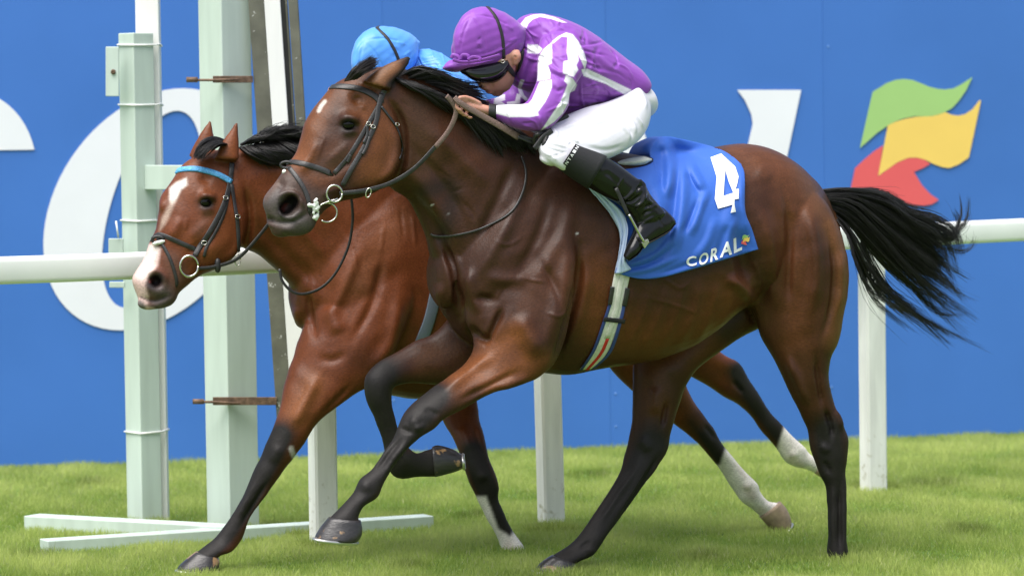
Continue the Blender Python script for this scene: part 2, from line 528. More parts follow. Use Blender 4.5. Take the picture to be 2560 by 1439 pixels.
for i in range(9):
    ua, ub = u0 + i * pw + .0004, u0 + (i + 1) * pw - .0004
    off = 0.0006 * ((i * 37) % 5 - 2)
    base = [FW.O + FW.u * ua + FW.L * off, FW.O + FW.u * ub + FW.L * off, FW.O + FW.u * ub - FW.L * .03, FW.O + FW.u * ua - FW.L * .03]
    base = np.array(base); base[:, 2] = -0.05; top = base.copy(); top[:, 2] = 3.6
    pn = part('panel', prism(base, top), m_blue, hoard, smooth_=False, bevel=0.0006)
    for zz in (0.12, 0.30, 1.25, 2.2):
        c = FW.O + FW.u * (ua + .03) + FW.L * off; c[2] = zz
        t = np.linspace(0, 2 * math.pi, 10, endpoint=False)
        r0 = np.array([c + FW.u * .006 * math.cos(q) + np.array([0, 0, .006 * math.sin(q)]) for q in t])
        part('rivet', rings_to_geo(np.stack([r0, r0 + FW.L * .002, c + (r0 - c) * .6 + FW.L * .0035])), m_rivet, pn)
back = np.array([FW.O + FW.u * u0 - FW.L * .04, FW.O + FW.u * (u0 + 9 * pw) - FW.L * .04, FW.O + FW.u * (u0 + 9 * pw) - FW.L * .1, FW.O + FW.u * u0 - FW.L * .1]); back[:, 2] = 0.2
tp = back.copy(); tp[:, 2] = 0.3
part('backing_rail', prism(back, tp), m_blue, hoard, smooth_=False)

def poly_part(name, outer, z, mat, parent, holes=(), thick=.003):
    """flat cut-out shape on the hoarding"""
    bm = bmesh.new(); allv = []
    loops = [outer] + list(holes); es = []
    for lp in loops:
        lp = np.asarray(lp, float); pts = FW.pt(lp[:, 0], lp[:, 1], z)
        vs = [bm.verts.new(p) for p in pts]
        for a, b in zip(vs, vs[1:] + vs[:1]): es.append(bm.edges.new((a, b)))
    bmesh.ops.triangle_fill(bm, use_beauty=True, use_dissolve=False, edges=es)
    if thick:
        r = bmesh.ops.extrude_face_region(bm, geom=bm.faces[:])
        vs = [e for e in r['geom'] if isinstance(e, bmesh.types.BMVert)]
        bmesh.ops.translate(bm, verts=vs, vec=Vector(-FW.L * thick))
    bmesh.ops.recalc_face_normals(bm, faces=bm.faces)
    me = bpy.data.meshes.new(name); bm.to_mesh(me); bm.free()
    return link(name, me, mat, parent, smooth_=False)

def oval(cx, cy, a, b, k=-0.26, n=72, t0=0, t1=2 * math.pi, close=True):
    t = np.linspace(t0, t1, n, endpoint=not close)
    y = b * np.sin(t); return np.stack([cx + a * np.cos(t) + k * y, cy + y], 1)
ZL = 0.0085
lo = poly_part('letter', oval(379, 523, 259, 302), ZL, m_letter, hoard, [oval(379, 523, 106, 246)]); lo['label'] = 'white letter O'
oc = oval(-178, 523, 259, 302, t0=-0.515, t1=-2 * math.pi + .62, n=60, close=False); ic = oval(-178, 523, 106, 246, t0=-2 * math.pi + .62, t1=-0.64, n=60, close=False)
poly_part('letter', np.vstack([oc, ic]), ZL, m_letter, hoard)['label'] = 'white letter C'
poly_part('letter', [(905, 225), (1120, 225), (1200, 270), (1215, 370), (1170, 470), (1110, 520), (1215, 815), (1075, 815), (985, 545), (965, 545), (895, 815), (760, 815)], ZL, m_letter, hoard,
          [[(1020, 285), (1065, 290), (1085, 340), (1070, 430), (1030, 480), (985, 485)]])['label'] = 'white letter R'
poly_part('letter', [(1430, 225), (1575, 225), (1660, 480), (1745, 815), (1620, 815), (1590, 700), (1390, 700), (1330, 815), (1220, 815)], ZL, m_letter, hoard,
          [[(1500, 380), (1570, 620), (1425, 620)]])['label'] = 'white letter A'
poly_part('letter', [(1843, 225), (2003, 225), (1966, 400), (1900, 700), (2035, 690), (2020, 760), (2000, 815), (1765, 815), (1882, 310), (1878, 285), (1862, 250)], ZL, m_letter, hoard)['label'] = 'white letter L'
def em(z): z = np.array(z, float); return np.stack([2080 + z[:, 0] * .2642, 160 + z[:, 1] * .2642], 1)
E_G = [(265, 795), (385, 265), (450, 225), (520, 180), (600, 152), (680, 142), (760, 152), (840, 182), (920, 215), (1000, 235), (1070, 242), (1150, 232), (1230, 190), (1330, 125), (1270, 250), (1200, 350), (1140, 415), (1075, 455), (1000, 485), (900, 497), (780, 495), (680, 515), (600, 545), (520, 590), (430, 650), (340, 730)]
E_Y = [(530, 580), (600, 548), (700, 518), (800, 500), (950, 494), (1075, 458), (1130, 480), (1190, 490), (1260, 475), (1330, 430), (1400, 340), (1410, 350), (1295, 885), (1200, 950), (1110, 985), (1040, 975), (960, 945), (880, 905), (800, 885), (720, 888), (620, 930), (520, 1000), (435, 1060)]
E_R = [(485, 770), (400, 825), (310, 900), (220, 985), (180, 1170), (205, 1215), (400, 1250), (560, 1290), (660, 1315), (760, 1335), (870, 1340), (950, 1325), (1010, 1285), (930, 1230), (850, 1145), (775, 1020), (860, 985), (930, 945), (878, 907), (800, 888), (720, 891), (620, 933), (520, 1003), (437, 1063)]
m_eg = material('emblem_green', (0.36, 0.58, 0.20), 0.45, var=.02); m_ey = material('emblem_yellow', (0.88, 0.60, 0.14), 0.45, var=.02); m_er = material('emblem_red', (0.76, 0.11, 0.12), 0.45, var=.02)
for nm, z, mm in (('green', E_G, m_eg), ('yellow', E_Y, m_ey), ('red', E_R, m_er)):
    poly_part('emblem_flag', em(z), ZL, mm, hoard)['label'] = nm + ' wave of the flag emblem'

# ------------------------------------------------------------------ white running rail
m_rail = material('rail_white', (0.84, 0.86, 0.84), 0.35, var=.05, scale=4, bump=.02, bscale=8)
m_post = material('rail_post_white', (0.82, 0.82, 0.79), 0.5, var=.12, scale=5, bump=.1, bscale=30, stretch=(3, 3, .5))
for m_ in (m_post,):          # mud splashed up from the turf
    N_ = m_.node_tree.nodes; K_ = m_.node_tree.links; ge = N_.new('ShaderNodeNewGeometry'); sx = N_.new('ShaderNodeSeparateXYZ'); K_.new(ge.outputs['Position'], sx.inputs[0])
    nz_m = N_.new('ShaderNodeTexNoise'); nz_m.inputs['Scale'].default_value = 28; nz_m.inputs['Detail'].default_value = 6; K_.new(ge.outputs['Position'], nz_m.inputs['Vector'])
    hgt = N_.new('ShaderNodeMapRange'); hgt.inputs['From Min'].default_value = .02; hgt.inputs['From Max'].default_value = .45; hgt.inputs['To Min'].default_value = .06; hgt.inputs['To Max'].default_value = -.16; K_.new(sx.outputs['Z'], hgt.inputs['Value'])
    sm = N_.new('ShaderNodeMath'); sm.operation = 'ADD'; K_.new(nz_m.outputs['Fac'], sm.inputs[0]); K_.new(hgt.outputs[0], sm.inputs[1])
    rp = N_.new('ShaderNodeValToRGB'); rp.color_ramp.elements[0].position = .56; rp.color_ramp.elements[1].position = .78; K_.new(sm.outputs[0], rp.inputs['Fac'])
    mxd = N_.new('ShaderNodeMix'); mxd.data_type = 'RGBA'; mxd.inputs['B'].default_value = (.42, .40, .30, 1); K_.new(rp.outputs[0], mxd.inputs['Factor']); K_.new(N_['Principled BSDF'].inputs['Base Color'].links[0].from_socket, mxd.inputs['A']); K_.new(mxd.outputs['Result'], N_['Principled BSDF'].inputs['Base Color'])
rail = thing('running_rail', 'white plastic running rail on slim posts behind the two horses', 'rail')
def railpt(px, top): # on the rail's own vertical plane
    return FR.pt(np.array([px]), np.array([top]))[0]
ra, rb = PG(810, 1366), PG(2180, 1233)
FR = Frame(ra, math.atan2(rb[1] - ra[1], rb[0] - ra[0]))
RT = 1.285
prof = []
for a in np.linspace(0, 2 * math.pi, 24, endpoint=False):
    cx, sy = math.cos(a), math.sin(a)
    prof.append((0.055 * np.sign(cx) * abs(cx) ** .4, 0.055 * np.sign(sy) * abs(sy) ** .38))
rings = []
for s in np.linspace(-3.2, 5.2, 60):
    c = FR.O + FR.u * s; zz = RT - .055 + .004 * math.sin(s * 1.7)
    rings.append([np.array([c[0], c[1], zz]) + FR.L * a + np.array([0, 0, b]) for a, b in prof])
part('rail', rings_to_geo(np.array(rings)), m_rail, rail)
rings = []
def rail_post(px0, px1, py, lean):
    a = FR.pt(np.array([px0]), np.array([py]))[0]; b = FR.pt(np.array([px1]), np.array([py]))[0]; c = (a + b) / 2
    hw = abs((b - a) @ FR.u) / 2 * .93; hd = hw * .55
    rows = []
    for z, k, ln in ((-.1, 1.0, 0), (.35, 1.0, lean * .35), (.8, 1.0, lean * .8), (1.2, 1.0, lean * 1.2)):
        q = np.array([c[0], c[1], z]) + FR.u * ln
        rows.append([q + FR.u * x * hw + FR.L * y * hd for x, y in ((-1, -.8), (-.8, -1), (.8, -1), (1, -.8), (1, .8), (.8, 1), (-.8, 1), (-1, .8))])
    p = part('post', rings_to_geo(np.array(rows)), m_post, rail, smooth_=False)
    # saddle bracket that carries the rail
    q = np.array([c[0], c[1], RT - .165]) + FR.u * lean * 1.1
    pr = [q + FR.u * x + FR.L * y for x, y in ((-.05, -.03), (.05, -.03), (.05, .03), (-.05, .03))]
    pr = np.array(pr); part('rail_bracket', prism(pr, pr + np.array([0, 0, .05])), m_rail, p, smooth_=False, bevel=.004)
rail_post(780, 840, 1366, 0.0); rail_post(1352, 1407, 1325, -.02); rail_post(2158, 2210, 1224, .0)
rail_post(2900, 2950, 1150, 0)

# ------------------------------------------------------------------ pale green timber frame by the winning post
m_pg = material('pale_green_paint', (0.52, 0.61, 0.545), 0.5, var=.09, scale=4, bump=.05, bscale=14, stretch=(3, 3, .4), rvar=.06)
m_pw = material('white_paint', (0.82, 0.82, 0.79), 0.5, var=.04, scale=5, stretch=(3, 3, .4))
m_rust = material('rusty_steel', (0.16, 0.10, 0.065), 0.7, metal=.3, var=.5, scale=40, bump=.3, bscale=120)
m_tie = material('cable_tie_white', (0.85, 0.85, 0.83), 0.4, var=.02)
frame_ = thing('timber_frame', 'pale green painted post frame on crossed ground beams behind the rail', 'post frame')
def corner_post(pxl, pxm, pxr, py, ground_py, ztop, zbot=-.08):
    near = PG(pxm, ground_py); Z = near[1]; k = FPX / Z
    w1, w2 = (pxm - pxl) / k, (pxr - pxm) / k
    l = near + np.array([-w1, w2, 0]); r = near + np.array([w2, w1, 0]); b = l + r - near
    base = np.array([near, r, b, l]); base[:, 2] = zbot; top = base.copy(); top[:, 2] = ztop
    return prism(base, top), base
def z_at(px, py, Z): return PZ(np.array([px]), np.array([py]), np.array([Z]))[0][2]
pA, bA = corner_post(313, 356, 402, 0, 1316, 0); ZA = bA[0][1]
pA, bA = corner_post(313, 356, 402, 0, 1316, z_at(340, 82, ZA))
postA = part('post', pA, m_pg, frame_, smooth_=False, bevel=.004)
pB, bB = corner_post(512, 576, 645, 0, 1334, 2.6)
postB = part('post', pB, m_pg, frame_, smooth_=False, bevel=.004)
ZB = bB[0][1]
def bar_px(x0, y0, x1, y1, Z0, Z1, dep):
    """upright rectangle in pixels given depth"""
    f = PZ(np.array([x0, x1, x1, x0]), np.array([y1, y1, y0, y0]), np.array([Z0, Z1, Z1, Z0]))
    b = f + np.array([0, dep, 0])
    return box8([f[0], f[1], b[1], b[0], f[3], f[2], b[2], b[3]])
part('crossbeam', bar_px(362, 413, 545, 474, ZA + .03, ZB + .06, .07), m_pg, frame_, smooth_=False, bevel=.003)
def ground_beam(xa, ya, xb, yb, w, h, name='ground_beam'):
    a, b = PG(xa, ya), PG(xb, yb); d = (b - a) / np.linalg.norm(b - a); n_ = np.array([-d[1], d[0], 0])
    if n_[1] < 0: n_ = -n_
    base = np.array([a, b, b + n_ * w, a + n_ * w]); base[:, 2] = -.03; top = base.copy(); top[:, 2] = h
    return part(name, prism(base, top), m_pg, frame_, smooth_=False, bevel=.004)
ground_beam(60, 1324, 560, 1352, .11, .064)
ground_beam(120, 1382, 1085, 1318, .11, .052)
pl = part('hinge_plate', bar_px(264, 117, 297, 241, ZA - .02, ZA - .02, .02), m_pg, frame_, smooth_=False, bevel=.003)
bc = PZ(np.array([283]), np.array([180]), np.array([ZA - .025]))[0]
part('bolt', ring3(bc, (.006, 0, 0), (0, 0, .006), .006, 12, 6), m_rust, pl)
part('hinge_plate', bar_px(271, 596, 308, 640, ZA - .02, ZA - .02, .02), m_pg, frame_, smooth_=False, bevel=.003)
part('hinge_plate', bar_px(273, 704, 312, 719, ZA - .02, ZA - .02, .02), m_pg, frame_, smooth_=False, bevel=.003)

pole = thing('white_pole', 'square white pole strapped by cable ties behind the pale green post', 'pole')
kk = FPX / (ZA + .17)
def white_sec(z):
    o_ = np.array([bA[1][0] - .085, bA[1][1] + .05, z]); return np.array([o_, o_ + [.105, .0, 0], o_ + [.105, .09, 0], o_ + [0, .09, 0]])
part('shaft', prism(white_sec(-.05), white_sec(3.1)), m_pw, pole, smooth_=False, bevel=.004)
for py in (113, 263, 553, 1083):
    z = z_at(360, py, ZA); o4 = 0.004
    q = np.array([bA[3] + [-o4, -o4, 0], bA[0] + [0, -o4, 0], bA[1] + [o4, -o4, 0], white_sec(0)[1] + [o4, -o4, 0], white_sec(0)[2] + [o4, o4, 0], white_sec(0)[3] + [0, o4, 0], bA[3] + [-o4, -o4, 0]])
    q[:, 2] = z + np.array([.004, 0, .002, .006, 0, 0, .004])
    part('cable_tie', tube(cr(q, 1), .0045, 6), m_tie, pole)
part('cable_tie_tail', tube(PZ(np.array([290, 296]), np.array([552, 594]), np.array([ZA - .03, ZA - .03])), .004, 6), m_tie, pole)

# olive steel channel leaning against the frame
m_olive = material('olive_paint', (0.115, 0.115, 0.085), 0.55, var=.25, scale=9, bump=.1, bscale=50)
N_ = m_olive.node_tree.nodes; K_ = m_olive.node_tree.links      # flaked paint
nz2 = N_.new('ShaderNodeTexNoise'); nz2.inputs['Scale'].default_value = 16; nz2.inputs['Detail'].default_value = 8; nz2.inputs['Roughness'].default_value = .7
tc2 = N_.new('ShaderNodeTexCoord'); K_.new(tc2.outputs['Object'], nz2.inputs['Vector'])
rmp = N_.new('ShaderNodeValToRGB'); rmp.color_ramp.elements[0].position = .62; rmp.color_ramp.elements[1].position = .66
K_.new(nz2.outputs['Fac'], rmp.inputs['Fac'])
mx2 = N_.new('ShaderNodeMix'); mx2.data_type = 'RGBA'
old = N_['Principled BSDF'].inputs['Base Color'].links[0].from_socket
K_.new(rmp.outputs[0], mx2.inputs['Factor']); K_.new(old, mx2.inputs['A']); mx2.inputs['B'].default_value = (.6, .6, .56, 1)
K_.new(mx2.outputs['Result'], N_['Principled BSDF'].inputs['Base Color'])
m_dark = material('dark_groove', (0.05, 0.05, 0.045), 0.6, var=.2)
chan = thing('steel_channel', 'leaning olive steel channel with a white board set in it beside the green post', 'steel post')
ZC = ZB + .04
def lean_bar(x0a, x1a, x0b, x1b, dz, dep, mat, name):
    """x range at y=-40 and at y=1330"""
    x0b, x1b = x0a + (x0b - x0a) * .79, x1a + (x1b - x1a) * .79          # it hangs on the brackets and stops above the turf
    f = PZ(np.array([x0b, x1b, x1a, x0a]), np.array([1050, 1050, -60, -60]), np.array([ZC + dz] * 4)); b = f + np.array([0, dep, 0])
    return part(name, box8([f[0], f[1], b[1], b[0], f[3], f[2], b[2], b[3]]), mat, chan, smooth_=False, bevel=.003)
lean_bar(616, 656, 712, 750, 0, .05, m_olive, 'flange')
lean_bar(655, 696, 749, 790, .002, .03, m_pw, 'board')
lean_bar(696, 712, 790, 804, .05, .02, m_dark, 'groove')
lean_bar(708, 714, 801, 806, .03, .02, m_olive, 'lip')
lean_bar(716, 740, 806, 830, .0, .05, m_olive, 'flange')
for y0, y1, xa, xb in ((190, 207, 466, 632), (992, 1012, 482, 692)):
    br = thing_b = part('bracket', bar_px(532, y0, xb, y1, ZB - .03, ZC - .01, .012), m_rust, chan, smooth_=False, bevel=.002)
    part('bracket_bolt', tube(PZ(np.array([xa, xa + 20, 535, 600]), np.array([(y0 + y1) / 2 + 2] * 3 + [(y0 + y1) / 2 + (6 if y0 > 500 else 0)]), np.array([ZB - .04] * 4)), .006, 8), m_rust, br)
    part('bracket_nut', tube(PZ(np.array([xa, xa + 28]), np.array([(y0 + y1) / 2 + 1] * 2), np.array([ZB - .04] * 2)), .012, 6), m_rust, br)
# ================================================================== horses
m_coat = material('horse_coat', rough=0.42, attr=True, var=.13, scale=13, detail=9, bump=.12, bscale=120, spec=.26, rvar=.07, stretch=(1, 1, .55))
_N = m_coat.node_tree.nodes; _K = m_coat.node_tree.links          # short lying hair: fine streaks in colour and relief
_tc = [n for n in _N if n.type == 'TEX_COORD'][0]; _mp = _N.new('ShaderNodeMapping'); _mp.inputs['Rotation'].default_value = (.3, .65, .2); _mp.inputs['Scale'].default_value = (70, 260, 330)
_K.new(_tc.outputs['Object'], _mp.inputs['Vector']); _nz = _N.new('ShaderNodeTexNoise'); _nz.inputs['Scale'].default_value = 1; _nz.inputs['Detail'].default_value = 3; _K.new(_mp.outputs[0], _nz.inputs['Vector'])
_bs = _N['Principled BSDF']; _old = _bs.inputs['Base Color'].links[0].from_socket
_mr = _N.new('ShaderNodeMapRange'); _mr.inputs['From Min'].default_value = .3; _mr.inputs['From Max'].default_value = .7; _mr.inputs['To Min'].default_value = .72; _mr.inputs['To Max'].default_value = 1.28
_sc = _N.new('ShaderNodeVectorMath'); _sc.operation = 'SCALE'; _K.new(_nz.outputs['Fac'], _mr.inputs['Value']); _K.new(_old, _sc.inputs[0]); _K.new(_mr.outputs[0], _sc.inputs['Scale']); _K.new(_sc.outputs[0], _bs.inputs['Base Color'])
_b2 = _N.new('ShaderNodeBump'); _b2.inputs['Strength'].default_value = .10; _b2.inputs['Distance'].default_value = .004; _K.new(_nz.outputs['Fac'], _b2.inputs['Height']); _K.new(_bs.inputs['Normal'].links[0].from_socket, _b2.inputs['Normal']); _K.new(_b2.outputs[0], _bs.inputs['Normal'])
creases(m_coat, 5.5, .10, .004, (1, 1, .8), (.2, .6, 0))
_at = [n for n in _N if n.type == 'ATTRIBUTE'][0]; _bw = _N.new('ShaderNodeRGBToBW'); _K.new(_at.outputs['Color'], _bw.inputs[0])      # dull points: the black legs are less glossy than the body
_m3 = _N.new('ShaderNodeMapRange'); _m3.inputs['From Min'].default_value = .010; _m3.inputs['From Max'].default_value = .026; _m3.inputs['To Min'].default_value = .17; _m3.inputs['To Max'].default_value = 0; _K.new(_bw.outputs[0], _m3.inputs['Value'])
_ad = _N.new('ShaderNodeMath'); _ad.operation = 'ADD'; _K.new(_bs.inputs['Roughness'].links[0].from_socket, _ad.inputs[0]); _K.new(_m3.outputs[0], _ad.inputs[1]); _K.new(_ad.outputs[0], _bs.inputs['Roughness'])
m_hoof = material('hoof_horn', (0.026, 0.024, 0.025), 0.30, var=.35, scale=22, bump=.15, bscale=70, stretch=(1, 1, 4))
_hn = m_hoof.node_tree.nodes; _hk = m_hoof.node_tree.links; _h1 = _hn.new('ShaderNodeTexNoise'); _h1.inputs['Scale'].default_value = 17; _h1.inputs['Detail'].default_value = 5
_hk.new([n for n in _hn if n.type == 'TEX_COORD'][0].outputs['Object'], _h1.inputs['Vector']); _h2 = _hn.new('ShaderNodeValToRGB'); _h2.color_ramp.elements[0].position = .60; _h2.color_ramp.elements[1].position = .64; _hk.new(_h1.outputs['Fac'], _h2.inputs['Fac'])
_h3 = _hn.new('ShaderNodeMix'); _h3.data_type = 'RGBA'; _h3.inputs['B'].default_value = (.26, .16, .08, 1); _hk.new(_h2.outputs[0], _h3.inputs['Factor']); _hk.new(_hn['Principled BSDF'].inputs['Base Color'].links[0].from_socket, _h3.inputs['A']); _hk.new(_h3.outputs['Result'], _hn['Principled BSDF'].inputs['Base Color'])   # chipped, earthy patches
m_hoof_pale = material('hoof_horn_pale', (0.30, 0.22, 0.15), 0.5, var=.3, scale=25, bump=.15, bscale=70)
m_shoe = material('horseshoe_metal', (0.62, 0.62, 0.60), 0.35, metal=.9, var=.1)
m_eye = material('eye_dark', (0.004, 0.003, 0.0025), 0.05, var=.1, spec=.28)
m_hair = material('black_hair', (0.012, 0.0105, 0.010), 0.42, var=.3, scale=30, spec=.55)
m_hair_b = material('black_brown_hair', (0.016, 0.012, 0.010), 0.42, var=.3, scale=30, spec=.5)

def strands(fr, guides, n, w0=.0022, jit=5.0, vj=.02, v=0.0, sub=5, taper=.75, seed=1, len_var=.25, curl=0.0, m=11, lockn=26):
    """hair: every strand blends two neighbouring guide lines (pixels, v) and wanders a little"""
    r = np.random.default_rng(seed); t = np.linspace(0, 1, m)
    G = [cr([(list(p) + [v])[:3] for p in gd], sub) for gd in guides]
    M_ = 60; tm = np.linspace(0, 1, M_)
    G = np.array([np.stack([np.interp(tm, np.linspace(0, 1, len(q)), q[:, k]) for k in range(3)], 1) for q in G])
    nl = max(n // lockn, 3); lk = r.integers(0, nl, n)                                 # hairs gather in locks that share a path
    k = np.clip(r.random(nl)[lk] * (len(G) - 1) + r.normal(0, .07, n), 0, (len(G) - 1) * .9999); a = k.astype(int); f = (k - a)[:, None, None]
    q = G[a] * (1 - f) + G[np.minimum(a + 1, len(G) - 1)] * f                     # n, M, 3
    L = np.clip(1 - len_var * r.random(nl)[lk] ** 1.5 - .12 * r.random(n), .15, 1)
    ix = (t[None] * L[:, None]) * (M_ - 1); i0 = np.minimum(ix.astype(int), M_ - 2); fr_ = (ix - i0)[..., None]
    nn = np.arange(n)[:, None]
    q = q[nn, i0] * (1 - fr_) + q[nn, i0 + 1] * fr_                               # n, m, 3
    off = r.normal(0, jit * .5, (nl, 2))[lk] + r.normal(0, jit * .22, (n, 2)); drift = r.normal(0, jit * 1.0, (nl, 2))[lk] + r.normal(0, jit * .22, (n, 2))
    fly = (r.random(n) < .06)[:, None]; drift = drift + fly * r.normal(0, jit * 1.3, (n, 2))
    ph = r.uniform(0, 6.28, nl)[lk][:, None]; wv = (r.normal(0, jit * .4, nl)[lk])[:, None]; T1 = t[None]
    squeeze = np.clip(1.15 - .75 * t, .3, 1)[None, :, None]                          # a lock draws together towards its tip
    q[..., :2] += off[:, None] * (0.35 + .65 * t[None, :, None]) * squeeze + drift[:, None] * (t[None, :, None] ** 1.6)
    q[..., 0] += wv * np.sin(T1 * 7 + ph) * T1; q[..., 1] += wv * np.cos(T1 * 6 + ph) * T1
    if curl: q[..., 1] += curl * r.normal(0, 1, nl)[lk][:, None] * np.sin(T1 * 11 + ph) * T1 ** 2
    q[..., 2] += (r.normal(0, vj, nl)[lk] + r.normal(0, vj * .3, n))[:, None] * (0.5 + T1)
    P3 = fr.pt(q[..., 0], q[..., 1], q[..., 2])
    w = (w0 * r.uniform(.6, 1.3, n))[:, None] * np.clip(1 - T1 ** 3 * taper, .12, 1)
    T = np.gradient(P3, axis=1); T /= np.linalg.norm(T, axis=2)[..., None] + 1e-12
    A = np.cross(T, np.broadcast_to((DEP + r.normal(0, .3, (n, 3)))[:, None], T.shape)); A /= np.linalg.norm(A, axis=2)[..., None] + 1e-12
    B = np.cross(T, A)
    rings = np.stack([P3 + (A * math.cos(x) + B * math.sin(x)) * w[..., None] for x in (.5, 2.6, 4.7)], 2)   # n, m, 3, 3
    base = (np.arange(n)[:, None, None] * m + np.arange(m - 1)[None, :, None]) * 3 + np.arange(3)[None, None]
    nxt = base - np.arange(3) + (np.arange(3) + 1) % 3
    tris = np.concatenate([np.stack([base, nxt, nxt + 3], -1).reshape(-1, 3), np.stack([base, nxt + 3, base + 3], -1).reshape(-1, 3)])
    return rings.reshape(-1, 3), tris

def hair_part(name, geo, parent, mat=None):
    o = link(name, tri_mesh(name, geo[0], geo[1]), mat or m_hair, parent); o['kind'] = 'stuff'
    return o

def eyeball(bvh, px, py, r, parent, sink=.55):
    p, n = cast(bvh, px, py); c = p - n * r * sink
    bm = bmesh.new(); bmesh.ops.create_uvsphere(bm, u_segments=24, v_segments=16, radius=r)
    me = bpy.data.meshes.new('eye'); bm.to_mesh(me); bm.free()
    co = get_co(me) + c; set_co(me, co)
    return link('eye', me, m_eye, parent)

def hoof_part(fr, st, v, parent, mat, sole=True, b=None):
    o = part('hoof', loft(fr, st, 'dep', v, n=28, sub=3, p=.85), mat, parent)
    if sole:
        a = st[-1]; S = [list(a)]; S[0][4] = a[4]
        pt = fr.pt(np.array([a[0], a[2]]), np.array([a[1], a[3]]), np.array([v if len(a) < 6 else a[5]] * 2))
        c = pt.mean(0); ax = (pt[1] - pt[0]) / 2
        prev = st[-2]; pp = fr.pt(np.array([(prev[0] + prev[2]) / 2]), np.array([(prev[1] + prev[3]) / 2]), np.array([v]))[0]
        d = (c - pp); d /= np.linalg.norm(d)
        part('horseshoe', ring3(c + d * .004, ax * 1.01, np.array([0, a[4] * 1.01, 0]), .0065, 36, 8), m_shoe, o)
    return o

# ------------------------------------------------------------------ front horse
DK = (.046, .0162, .0074); BR = (.078, .028, .0115); WARM = (.170, .056, .0165); BLK = (.0125, .0105, .0098); GREY = (.075, .064, .060)
gA = Geo()
gA.add(*loft(FA, [(1118, 600, 1120, 770, .13), (1150, 540, 1152, 825, .20), (1195, 470, 1200, 868, .235), (1255, 420, 1260, 905, .25), (1330, 378, 1330, 928, .262), (1420, 352, 1420, 936, .28),
    (1520, 372, 1515, 918, .295), (1620, 392, 1605, 906, .30), (1720, 384, 1690, 878, .295), (1800, 366, 1760, 834, .285), (1860, 359, 1830, 778, .275), (1925, 375, 1910, 742, .26),
    (1985, 416, 1985, 740, .225), (2030, 458, 2035, 720, .16), (2060, 505, 2062, 680, .10)], 'lat', n=40, p=.92, round_ends=(.5, .4)))
gA.add(*loft(FA, [(1400, 356, 1150, 790, .19), (1330, 330, 1098, 690, .185), (1255, 288, 1072, 600, .155), (1180, 246, 1050, 545, .13), (1110, 210, 1022, 500, .112), (1045, 184, 985, 476, .10), (985, 166, 955, 450, .092), (940, 168, 930, 400, .085)], 'lat', n=36, round_ends=(.3, .3)))
# head
gA.add(*loft(FA, [(930, 172, 1005, 300, .075), (880, 188, 1004, 345, .092), (836, 210, 1001, 385, .102), (800, 250, 993, 418, .106), (768, 292, 974, 450, .106), (754, 330, 944, 478, .10), (741, 378, 900, 494, .085),
    (722, 407, 858, 503, .073), (700, 437, 822, 518, .066), (678, 468, 796, 545, .064), (661, 491, 786, 566, .061), (656, 512, 778, 577, .056), (665, 536, 764, 586, .048), (667, 556, 745, 590, .040), (678, 577, 720, 589, .024)], 'dep', n=36, p=.86, round_ends=(.4, .5)))
# ears
gA.add(*loft(FA, [(905, 203, 978, 226, .030), (935, 180, 985, 202, .026), (968, 160, 1003, 185, .020), (1000, 146, 1019, 166, .013), (1022, 139, 1027, 148, .006)], 'dep', v=.07, n=16))
gA.add(*loft(FA, [(905, 203, 960, 220, .026), (935, 186, 975, 200, .022), (968, 172, 993, 185, .015), (995, 166, 1005, 172, .006)], 'dep', v=-.07, n=16))
# near fore
gA.add(*loft(FA, [(1190, 600, 1440, 560, .06, .15), (1165, 700, 1440, 690, .085, .175), (1162, 790, 1425, 800, .10, .19), (1185, 862, 1395, 895, .10, .20), (1155, 915, 1335, 950, .085, .20), (1107, 950, 1236, 980, .068, .20), (1056, 986, 1158, 1022, .058, .20), (1018, 1022, 1112, 1046, .054, .20),
    (998, 1055, 1085, 1072, .050, .20), (980, 1100, 1045, 1096, .040, .20), (950, 1144, 1003, 1140, .033, .20), (928, 1174, 978, 1175, .032, .20), (899, 1197, 959, 1208, .038, .20), (883, 1229, 944, 1243, .039, .20), (856, 1260, 912, 1264, .034, .20), (828, 1290, 898, 1290, .040, .20), (815, 1305, 900, 1312, .042, .2)], 'dep', n=28))
# far fore
gA.add(*loft(FA, [(1150, 760, 1230, 960, .085, -.14), (1085, 832, 1140, 965, .08, -.16), (1035, 853, 1075, 960, .07, -.17), (987, 883, 1030, 958, .060, -.17), (944, 906, 996, 962, .054, -.17), (917, 934, 984, 969, .052, -.17), (909, 966, 980, 985, .050, -.17), (915, 998, 982, 1015, .044, -.17), (936, 1046, 990, 1050, .034, -.17), (954, 1096, 1004, 1094, .031, -.17),
    (964, 1136, 1020, 1116, .034, -.17), (976, 1180, 1034, 1128, .040, -.17), (1004, 1196, 1044, 1132, .040, -.17), (1050, 1191, 1062, 1126, .035, -.17), (1088, 1191, 1080, 1120, .04, -.17), (1100, 1188, 1086, 1116, .04, -.17)], 'dep', n=28))
# near hind
gA.add(*loft(FA, [(1850, 440, 2035, 470, .08, .10), (1815, 540, 2085, 535, .12, .13), (1822, 640, 2118, 640, .135, .145), (1855, 730, 2122, 720, .13, .15), (1886, 800, 2108, 800, .115, .155), (1907, 852, 2097, 856, .10, .16), (1938, 903, 2077, 896, .085, .165), (1964, 960, 2073, 950, .07, .17), (1994, 1020, 2086, 1008, .057, .17), (2017, 1072, 2110, 1064, .052, .17), (2024, 1112, 2122, 1100, .051, .17),
    (2035, 1148, 2117, 1150, .046, .17), (2049, 1185, 2114, 1186, .041, .17), (2064, 1218, 2116, 1220, .036, .17), (2069, 1279, 2116, 1275, .035, .17), (2070, 1341, 2117, 1341, .037, .17), (2066, 1392, 2122, 1392, .043, .17), (2062, 1425, 2120, 1430, .045, .17)], 'dep', n=28))
